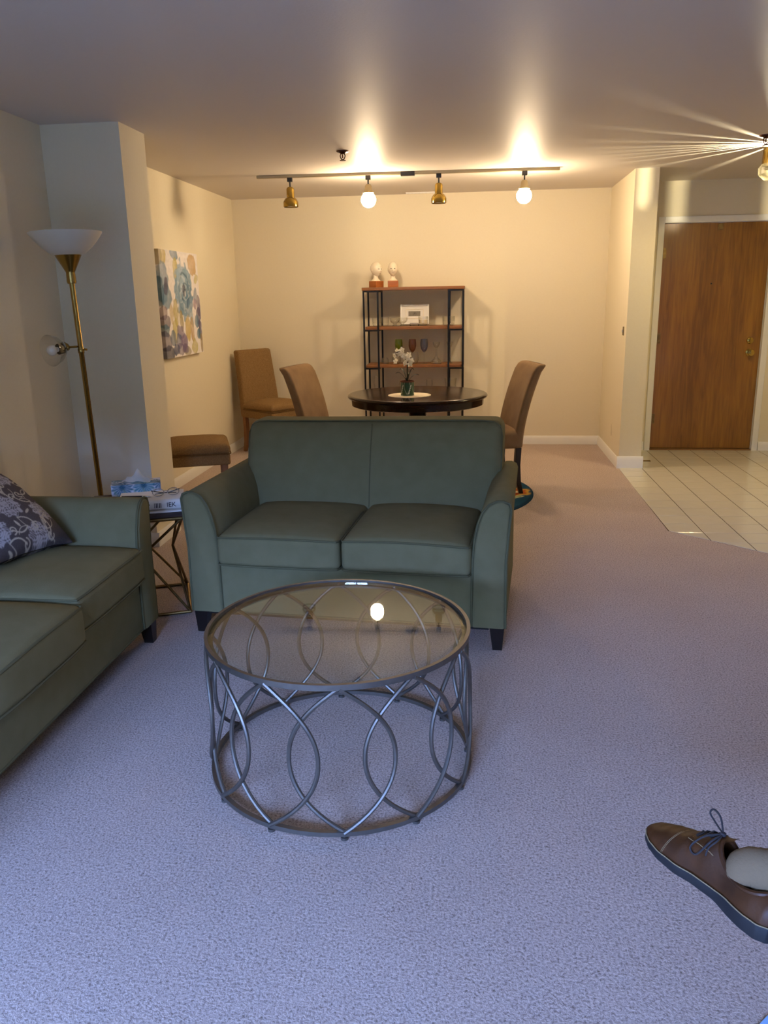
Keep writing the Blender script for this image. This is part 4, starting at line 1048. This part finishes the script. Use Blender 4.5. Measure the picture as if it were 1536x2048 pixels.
vessel('stemless_glass', 'round stemless clear glass behind the orchid flowers', 'glass', -.755, 7.80, z2, [(.022, 0), (.036, .012), (.045, .04), (.042, .07), (.034, .095)], 'clear_glass')
vessel('stemless_glass', 'round stemless clear glass below the brown wine glass', 'glass', -.585, 7.80, z2, [(.022, 0), (.036, .012), (.047, .045), (.044, .08), (.038, .11)], 'clear_glass')
vessel('cordial_decanter', 'tall clear glass flask with slender neck right of the blue wine glass', 'glass', -.372, 7.82, z2, [(.050, 0), (.052, .008), (.045, .03), (.028, .045), (.010, .07), (.008, .12), (.010, .15), (.022, .16), (.034, .185), (.036, .205)], 'clear_glass')
vessel('bud_vase', 'narrow clear glass bud vase at the middle shelf end', 'vase', -.245, 7.85, z2, [(.026, 0), (.026, .004), (.010, .02), (.009, .13), (.02, .16), (.034, .205)], 'clear_glass')
vessel('clear_goblet', 'clear glass vase on the lower shelf by the outer posts', 'glass', -.955, 7.84, z3, [(.035, 0), (.03, .01), (.012, .04), (.02, .1), (.034, .18), (.025, .25)], 'clear_glass')
vessel('clear_goblet', 'clear glass goblet on the lower shelf behind the flowerpot', 'glass', -.70, 7.83, z3, [(.03, 0), (.03, .004), (.006, .012), (.005, .09), (.026, .12), (.034, .17), (.03, .21)], 'clear_glass')
vessel('clear_goblet', 'clear glass goblet on the lower shelf right of the flowerpot', 'glass', -.44, 7.83, z3, [(.03, 0), (.03, .004), (.006, .012), (.005, .09), (.026, .12), (.034, .17), (.03, .21)], 'clear_glass')
vessel('glass_bowl', 'wide clear glass vase on the lower shelf near the divider wall', 'glass', -.235, 7.84, z3, [(.04, 0), (.05, .02), (.06, .1), (.052, .16), (.06, .22)], 'clear_glass')
vessel('dark_bowl', 'dark bowl on the bottom shelf at the heads end', 'bowl', -.93, 7.84, SH[4], [(.03, 0), (.05, .02), (.068, .06), (.07, .085)], 'black_plastic', .004)
vessel('dark_bowl', 'dark bowl on the bottom shelf near the divider wall', 'bowl', -.24, 7.84, SH[4], [(.03, 0), (.05, .02), (.068, .06), (.07, .085)], 'black_plastic', .004)

# ------------------------------------------------------------------ person seated at the right: crossed leg with brown shoe
PS = thing('person', 'seated person with legs crossed, brown lace-up shoe and tan sock', 'person', (1.15, .95, 0))
PO = Vector((1.15, .95, 0))
def cam_ray(px, py):
    v = _r2*((px-768)/1600)+_u2*((1024-py)/1600)+_f; return v
# shoe frame: built 1.22 m from the camera, toe up and to the left
vdir = cam_ray(1430, 1765).normalized()
rgt = vdir.cross(Vector((0, 0, 1))).normalized(); upv = rgt.cross(vdir).normalized()
org = Vector((0, 0, H_CAM))+cam_ray(1552, 1892)*1.40
_d0, _d1 = 1.40, 1.75                       # depth of the toe tip that makes the shoe 0.30 m long
for _ in range(40):
    _dm = (_d0+_d1)/2
    if (Vector((0, 0, H_CAM))+cam_ray(1297, 1675)*_dm-org).length < .30: _d0 = _dm
    else: _d1 = _dm
toe = (Vector((0, 0, H_CAM))+cam_ray(1297, 1675)*_dm-org).normalized()
perp = (.665*rgt+.735*upv); perp = (perp-toe*perp.dot(toe)).normalized()
EL = R(41); nrm = (perp*math.cos(EL)-vdir*math.sin(EL)); nrm = (nrm-toe*nrm.dot(toe)).normalized()
lat = toe.cross(nrm).normalized()
SM = Matrix(((lat.x, toe.x, nrm.x, org.x), (lat.y, toe.y, nrm.y, org.y), (lat.z, toe.z, nrm.z, org.z), (0, 0, 0, 1)))
SM = Matrix.Translation(-PO) @ SM
def interp(tab, y):
    for (a, b), (c_, d_) in zip(tab[:-1], tab[1:]):
        if y <= c_:
            t = (y-a)/(c_-a); t = max(0, min(1, t)); t = t*t*(3-2*t)*.5+t*.5; return b+(d_-b)*t
    return tab[-1][1]
LN = .300
wt = [(0, .010), (.008, .023), (.025, .031), (.06, .034), (.11, .033), (.16, .040), (.205, .0465), (.24, .0455), (.266, .0405), (.284, .030), (.294, .021), (.2985, .011), (.300, .003)]
ht = [(0, .080), (.03, .080), (.08, .082), (.125, .096), (.152, .104), (.175, .094), (.20, .078), (.225, .066), (.25, .057), (.272, .047), (.288, .040), (.297, .032), (.300, .026)]
sb = [(0, .006), (.03, .002), (.08, .002), (.12, .006), (.16, .005), (.20, .001), (.24, .002), (.275, .008), (.300, .015)]   # underside
swy = lambda y: .010*math.sin(PI*max(0, (y-.05)/.25))*(1 if y > .05 else 0)
stk_ = [(0, .030), (.09, .026), (.12, .020), (.2, .019), (.3, .013)]
def outline(y, side, k=1.0): return side*interp(wt, y)*k+swy(y)
ys = [LN*(.5-.5*math.cos(PI*i/90)) for i in range(91)]
shoe = bpy.data.objects.new('shoe', None); COL.objects.link(shoe); shoe.parent = PS; shoe.matrix_local = SM; shoe['label'] = 'brown leather lace-up shoe with dark sole'
# sole
so = MB(); rings = []
for y in ys:
    wl = interp(wt, y); b = interp(sb, y); tk = interp(stk_, y); e = .0055*min(1, (LN-y)/.02+.25)
    rings.append([(outline(y, -1)-e*.4, y, b), (outline(y, 1)+e*.4, y, b), (outline(y, 1)+e, y, b+tk*.5), (outline(y, 1)+e*.9, y, b+tk), (outline(y, -1)-e*.9, y, b+tk), (outline(y, -1)-e, y, b+tk*.5)])
for i in range(len(rings)):
    rings[i] = [(p[0], p[1]+(-.004 if i == 0 else .003 if i == len(rings)-1 else 0), p[2]) for p in rings[i]]
fs = [(i*6+k, i*6+(k+1) % 6, (i+1)*6+(k+1) % 6, (i+1)*6+k) for i in range(len(rings)-1) for k in range(6)]+[tuple(range(6)), tuple(reversed(range((len(rings)-1)*6, len(rings)*6)))]
so.add([p for r_ in rings for p in r_], fs).build('sole', 'rubber', shoe, smooth=50)
def welt(side): return [(outline(y, side)+side*.0045, y, interp(sb, y)+interp(stk_, y)+.0006) for y in ys[1:-1]]
lp_ = welt(1)+list(reversed(welt(-1)))
MB().tube(lp_, .0012, 5, closed=True).build('welt_stitching', 'stitch', shoe)
# upper
def upper_pt(y, a):                         # a: 0 one side at the welt .. 1 the other
    b = interp(sb, y)+interp(stk_, y)-.001; h = interp(ht, y); wl = interp(wt, y)-.0015
    th = PI*a; cx, sz = -math.cos(th), math.sin(th)
    pw_ = .62 if y > .2 else .75
    x = math.copysign(abs(cx)**pw_, cx)*wl
    heel = max(0, 1-y/.14)
    x *= 1-.22*heel*sz**2-.10*sz**3
    z = b+(h-b)*(sz**.80)
    return (x+swy(y), y, z)
nA = 64
up_ = MB(); vv = [upper_pt(y, k/nA) for y in ys for k in range(nA+1)]
def is_open(y, a): return ((y-.092)/.058)**2+((a-.5)/.31)**2 < 1
fs = []
for i in range(len(ys)-1):
    for k in range(nA):
        if is_open((ys[i]+ys[i+1])/2, (k+.5)/nA): continue
        fs.append((i*(nA+1)+k, i*(nA+1)+k+1, (i+1)*(nA+1)+k+1, (i+1)*(nA+1)+k))
up_.add(vv, fs); uo = up_.build('upper', 'leather', shoe, smooth=70)
sd_ = uo.modifiers.new('thickness', 'SOLIDIFY'); sd_.thickness = .003; sd_.offset = -1
col_pts = []
for i in range(40):
    a = 2*PI*i/40; col_pts.append(Vector(upper_pt(.092+.058*math.cos(a), .5+.31*math.sin(a))))
MB().tube(col_pts, .0052, 8, closed=True).build('collar', 'leather', shoe)
def on_upper(y, a, off=.001):
    p = Vector(upper_pt(y, a)); c0 = Vector((swy(y), y, interp(sb, y)+.02)); return p+(p-c0).normalized()*off
# toe cap seam, quarter seams
for yb in (.236, .2385): MB().tube([on_upper(yb-.010*math.sin(PI*a), a, .0026) for a in [k/24 for k in range(25)]], .0007, 5).build('toe_stitching', 'stitch', shoe)
def patch(name, m, cells, off, n=12):
    """leather overlay: cells = list of (y_at(t), a_at(t)) lower/upper borders"""
    mb = MB()
    def f(s, t):
        (ya, aa), (yb_, ab) = cells(s); y = ya+(yb_-ya)*t; a = aa+(ab-aa)*t
        e = min(s, 1-s, t, 1-t); return tuple(on_upper(y, a, off*min(1, e*12)+.0002))
    mb.grid(n*2, n, f); return mb.build(name, m, shoe, smooth=70, fix=False)
for s_ in (-1, 1):
    def cells(s, s_=s_):
        y = .148+.060*s
        return ((y, .5-s_*.055), (y-.004-.012*math.sin(PI*s), .5-s_*(.30-.13*s**3)))
    patch('eyelet_flap', 'leather_tan', cells, .0028)
    brd = [on_upper((.148+.060*k/16)-.004-.012*math.sin(PI*k/16), .5-s_*(.295-.13*(k/16)**3), .0042) for k in range(17)]
    MB().tube(brd, .0007, 5).build('flap_stitching', 'stitch', shoe)
    q1 = [on_upper(.178-.08*t, .5-s_*(.30+.17*t), .0022) for t in [k/16 for k in range(17)]]
    MB().tube(q1, .0008, 5).build('quarter_stitching', 'stitch', shoe)
    q2 = [on_upper(.05-.045*t, .5-s_*(.42+.02*math.sin(3*t)), .0012) for t in [k/10 for k in range(11)]]
    MB().tube(q2, .0008, 5).build('heel_stitching', 'stitch', shoe)
tg = MB()
def tf(s, t):
    y = .205-.075*s; p = on_upper(max(y, .142), .5+(t-.5)*.16, .001+.004*s); k = max(0, s-.72)/.28
    return (p.x, y-.002*k, p.z+.014*k)
tg.grid(14, 8, tf).build('tongue', 'leather', shoe, smooth=70, fix=False)
for i in range(4):
    y = .158+.0125*i
    for s_ in (-1, 1):
        p = on_upper(y, .5+s_*.085, .0032); MB().lathe([(0, 0), (.0034, 0), (.0034, .0012), (0, .0012)], 10, tuple(p)).build('eyelet', 'black_plastic', shoe)
    y2 = y+.0125 if i < 3 else y+.003
    MB().tube([on_upper(y, .415, .004), on_upper((y+y2)/2, .5, .008), on_upper(y2, .585, .004)], .0019, 6).build('lace', 'lace', shoe)
    MB().tube([on_upper(y, .585, .004), on_upper((y+y2)/2, .5, .0095), on_upper(y2, .415, .004)], .0019, 6).build('lace', 'lace', shoe)
kn = on_upper(.158, .5, .008)
MB().lathe([(0, -.005), (.005, -.003), (.006, 0), (.005, .003), (0, .005)], 10, tuple(kn)).build('lace_knot', 'lace', shoe)
def spl(pts, n=8):
    P = [Vector(p) for p in pts]; out = []
    for i in range(len(P)-1):
        p0, p1, p2, p3 = P[max(i-1, 0)], P[i], P[i+1], P[min(i+2, len(P)-1)]
        for k in range(n):
            t = k/n; out.append(.5*((2*p1)+(-p0+p2)*t+(2*p0-5*p1+4*p2-p3)*t*t+(-p0+3*p1-3*p2+p3)*t**3))
    out.append(P[-1]); return out
def kp(dx, dy, dz): return kn+Vector((dx, dy, dz))
cs = 1 if lat.dot(-vdir) > 0 else -1         # side of the shoe that faces the camera
MB().tube(spl([kn, on_upper(.176, .5+cs*.17, .012), on_upper(.188, .5+cs*.30, .007), on_upper(.172, .5+cs*.36, .006), on_upper(.160, .5+cs*.20, .009), kn]), .0019, 6).build('lace_loop', 'lace', shoe)
MB().tube(spl([kn, kp(-cs*.006, .018, .022), kp(-cs*.010, .038, .026), kp(-cs*.014, .046, .012), kp(-cs*.012, .030, .004), kn]), .0019, 6).build('lace_loop', 'lace', shoe)
MB().tube(spl([kn, on_upper(.152, .5+cs*.16, .007), on_upper(.158, .5+cs*.26, .005), on_upper(.156, .5+cs*.34, .004)]), .0018, 6).build('lace_end', 'lace', shoe)
# ankle, leg and the rest of the seated figure (mostly outside the frame)
ank = SM @ Vector((0, .094, .086)); heel_in = SM @ Vector((.0, .104, .046))
def skin(name, joints, edges, root, levels=2):
    bm = bmesh.new(); lay = bm.verts.layers.skin.verify(); V_ = {}
    for k, (p, r) in joints.items():
        v = bm.verts.new(p); V_[k] = v
    for a, b in edges: bm.edges.new((V_[a], V_[b]))
    for k, (p, r) in joints.items():
        V_[k][lay].radius = r if isinstance(r, tuple) else (r, r); V_[k][lay].use_root = (k == root)
    me = bpy.data.meshes.new(name); bm.to_mesh(me); bm.free()
    o = bpy.data.objects.new(name, me); COL.objects.link(o)
    o.modifiers.new('s', 'SKIN').use_smooth_shade = True; sb_ = o.modifiers.new('d', 'SUBSURF'); sb_.levels = levels; sb_.render_levels = levels
    m2 = bpy.data.meshes.new_from_object(o.evaluated_get(bpy.context.evaluated_depsgraph_get())); bpy.data.objects.remove(o)
    m2.shade_smooth(); o = bpy.data.objects.new(name, m2); COL.objects.link(o)
    return o
sock_dir = (rgt*.93+upv*.10-vdir*.10).normalized()
A0 = Vector(heel_in); A1 = Vector(ank)+sock_dir*.035; A2 = A1+sock_dir*.07; A3 = A1+sock_dir*.15
KN = Vector((-.255, .08, .735)); HP1 = Vector((.13, .02, .53)); HP = Vector((.14, -.06, .55)); HP2 = Vector((.13, -.15, .53))
K2 = Vector((-.30, -.11, .53)); AN2 = Vector((-.34, -.09, .09)); TO2 = Vector((-.36, -.09, .06))
SPN = Vector((.20, -.06, .76)); CH = Vector((.26, -.06, .98)); NK = Vector((.25, -.06, 1.12)); HD = Vector((.22, -.06, 1.235)); HT_ = Vector((.235, -.06, 1.33))
S1, S2 = Vector((.26, .10, 1.02)), Vector((.26, -.22, 1.02)); E1, E2 = Vector((.20, .19, .74)), Vector((.20, -.31, .74)); W1, W2 = Vector((-.02, .09, .68)), Vector((-.02, -.20, .66))
H1, H2 = Vector((-.10, .07, .685)), Vector((-.10, -.17, .665))
J = {'hp': (HP, (.13, .12)), 'hip1': (HP1, .095), 'kn1': (KN, .062), 'sh1': (A3+(KN-A3)*.45, .058), 'an1': (A3, .044),
     'hip2': (HP2, .095), 'kn2': (K2, .062), 'sh2': ((K2+AN2)/2, .056), 'an2': (AN2, .042),
     'sp': (SPN, (.13, .11)), 'ch': (CH, (.16, .11)), 'nk': (NK, .055), 'hd': (HD, (.078, .09)), 'ht': (HT_, .06),
     's1': (S1, .065), 's2': (S2, .065), 'e1': (E1, .047), 'e2': (E2, .047), 'w1': (W1, .03), 'w2': (W2, .03), 'h1': (H1, (.038, .02)), 'h2': (H2, (.038, .02))}
ED = [('hp', 'hip1'), ('hip1', 'kn1'), ('kn1', 'sh1'), ('sh1', 'an1'), ('hp', 'hip2'), ('hip2', 'kn2'), ('kn2', 'sh2'), ('sh2', 'an2'), ('hp', 'sp'), ('sp', 'ch'), ('ch', 'nk'), ('nk', 'hd'), ('hd', 'ht'),
      ('ch', 's1'), ('s1', 'e1'), ('e1', 'w1'), ('w1', 'h1'), ('ch', 's2'), ('s2', 'e2'), ('e2', 'w2'), ('w2', 'h2')]
for hk, W_, H_, s_ in (('h1', W1, H1, 1), ('h2', W2, H2, -1)):
    d = (H_-W_).normalized(); sd2 = Vector((0, 1, 0))
    for q, (off, ln) in enumerate(((-.026, .066), (-.009, .078), (.009, .074), (.026, .056))):
        b0 = H_+d*.02+sd2*off; J[f'{hk}f{q}a'] = (b0+d*.018, .0095); J[f'{hk}f{q}b'] = (b0+d*ln*.6+Vector((0, 0, -.006)), .0088); J[f'{hk}f{q}c'] = (b0+d*ln+Vector((0, 0, -.022)), .0078)
        ED += [(hk, f'{hk}f{q}a'), (f'{hk}f{q}a', f'{hk}f{q}b'), (f'{hk}f{q}b', f'{hk}f{q}c')]
    tb_ = W_+(H_-W_)*.55+sd2*(-s_*.022); J[f'{hk}t0'] = (tb_+sd2*(-s_*.018)+d*.02, .0105); J[f'{hk}t1'] = (tb_+sd2*(-s_*.03)+d*.05, .009); ED += [(hk, f'{hk}t0'), (f'{hk}t0', f'{hk}t1')]
body = skin('body', J, ED, 'hp'); body.parent = PS
for m_ in ('trousers', 'shirt', 'skin', 'hair'): body.data.materials.append(MATS[m_])
keys = list(J); JP = np.array([tuple(J[k][0]) for k in keys])
def bone_mat(k):
    if k in ('hp', 'hip1', 'kn1', 'sh1', 'an1', 'hip2', 'kn2', 'sh2', 'an2'): return 0
    if k in ('sp', 'ch', 's1', 's2', 'e1', 'e2'): return 1
    return 2
samples = []; smat = []; srad = []
for a, b in ED:
    for t in (0, .25, .5, .75, 1): samples.append(tuple(J[a][0].lerp(J[b][0], t))); smat.append(bone_mat(a if t < .6 else b)); ra, rb_ = (max(J[q][1]) if isinstance(J[q][1], tuple) else J[q][1] for q in (a, b)); srad.append(ra+(rb_-ra)*t)
samples = np.array(samples); srad = np.array(srad)
for p in body.data.polygons:
    c = np.array(p.center); p.material_index = smat[int(np.argmin(np.sqrt(((samples-c)**2).sum(1))/srad))]
    if c[2] > 1.14 and (c[2] > 1.30 or c[0] > .25 and c[2] > 1.17): p.material_index = 3
# face
for s_ in (-1, 1):
    e = MB().lathe([(0, -.008), (.006, -.006), (.0095, 0), (.006, .006), (0, .008)], 12, (.150, -.06+s_*.027, 1.245)); e.build('eye', 'ink', PS)
    MB().lathe([(0, -.028), (.01, -.02), (.013, 0), (.012, .02), (0, .03)], 12, (.235, -.06+s_*.066, 1.23)).build('ear', 'skin', PS)
MB().tube([(.142, -.06, 1.25), (.128, -.06, 1.225), (.118, -.06, 1.207), (.14, -.06, 1.198)], [.007, .010, .013, .008], 10).build('nose', 'skin', PS)
MB().tube([(.146, -.085, 1.168), (.136, -.06, 1.166), (.146, -.035, 1.168)], .006, 8).build('mouth', 'terracotta', PS)
# sock: ribbed knit around the ankle
skm = MB(); rings = []
pts = spl([A0, Vector(ank)+sock_dir*.002, A1, A2, A3, A3+(KN-A3)*.2], 7)
rad = [interp([(0, .024), (.18, .034), (.34, .040), (.7, .043), (1, .050)], i/(len(pts)-1)) for i in range(len(pts))]
rad = [r*(1+.02*math.sin(i*2.2)) for i, r in enumerate(rad)]
skm.tube(pts, rad, 28, up=tuple(SM.to_3x3() @ Vector((1, 0, 0))), flat=.82); so_ = skm.build('sock', 'sock', PS, smooth=80)
# second shoe on the carpet
sh2 = bpy.data.objects.new('shoe', None); COL.objects.link(sh2); sh2.parent = PS; sh2['label'] = 'brown leather lace-up shoe with dark sole'
sh2.location = (-.29, -.09, 0); sh2.rotation_euler = (0, 0, R(90))
for ch in list(shoe.children):
    if ch.name.split('.')[0] in ('sole', 'upper', 'collar', 'tongue', 'welt_stitching'):
        c_ = ch.copy(); COL.objects.link(c_); c_.parent = sh2
# armchair that carries the person, outside the frame
make_sofa('armchair', 'sage green armchair carrying the seated person', .86, 1, (.95, .89, 0), R(-90))

# pale blue sheet at the near edge of the carpet
ps = MB(); ps.rbox((-.105, -.148, 0), (.105, .148, .006), .002)
po_ = ps.build('booklet', 'pale_blue', None, smooth=40); po_.location = (.712, 1.295, .0); po_.rotation_euler = (0, 0, R(44)); tag(po_, 'pale blue booklet on the carpet below the shoe', 'booklet')
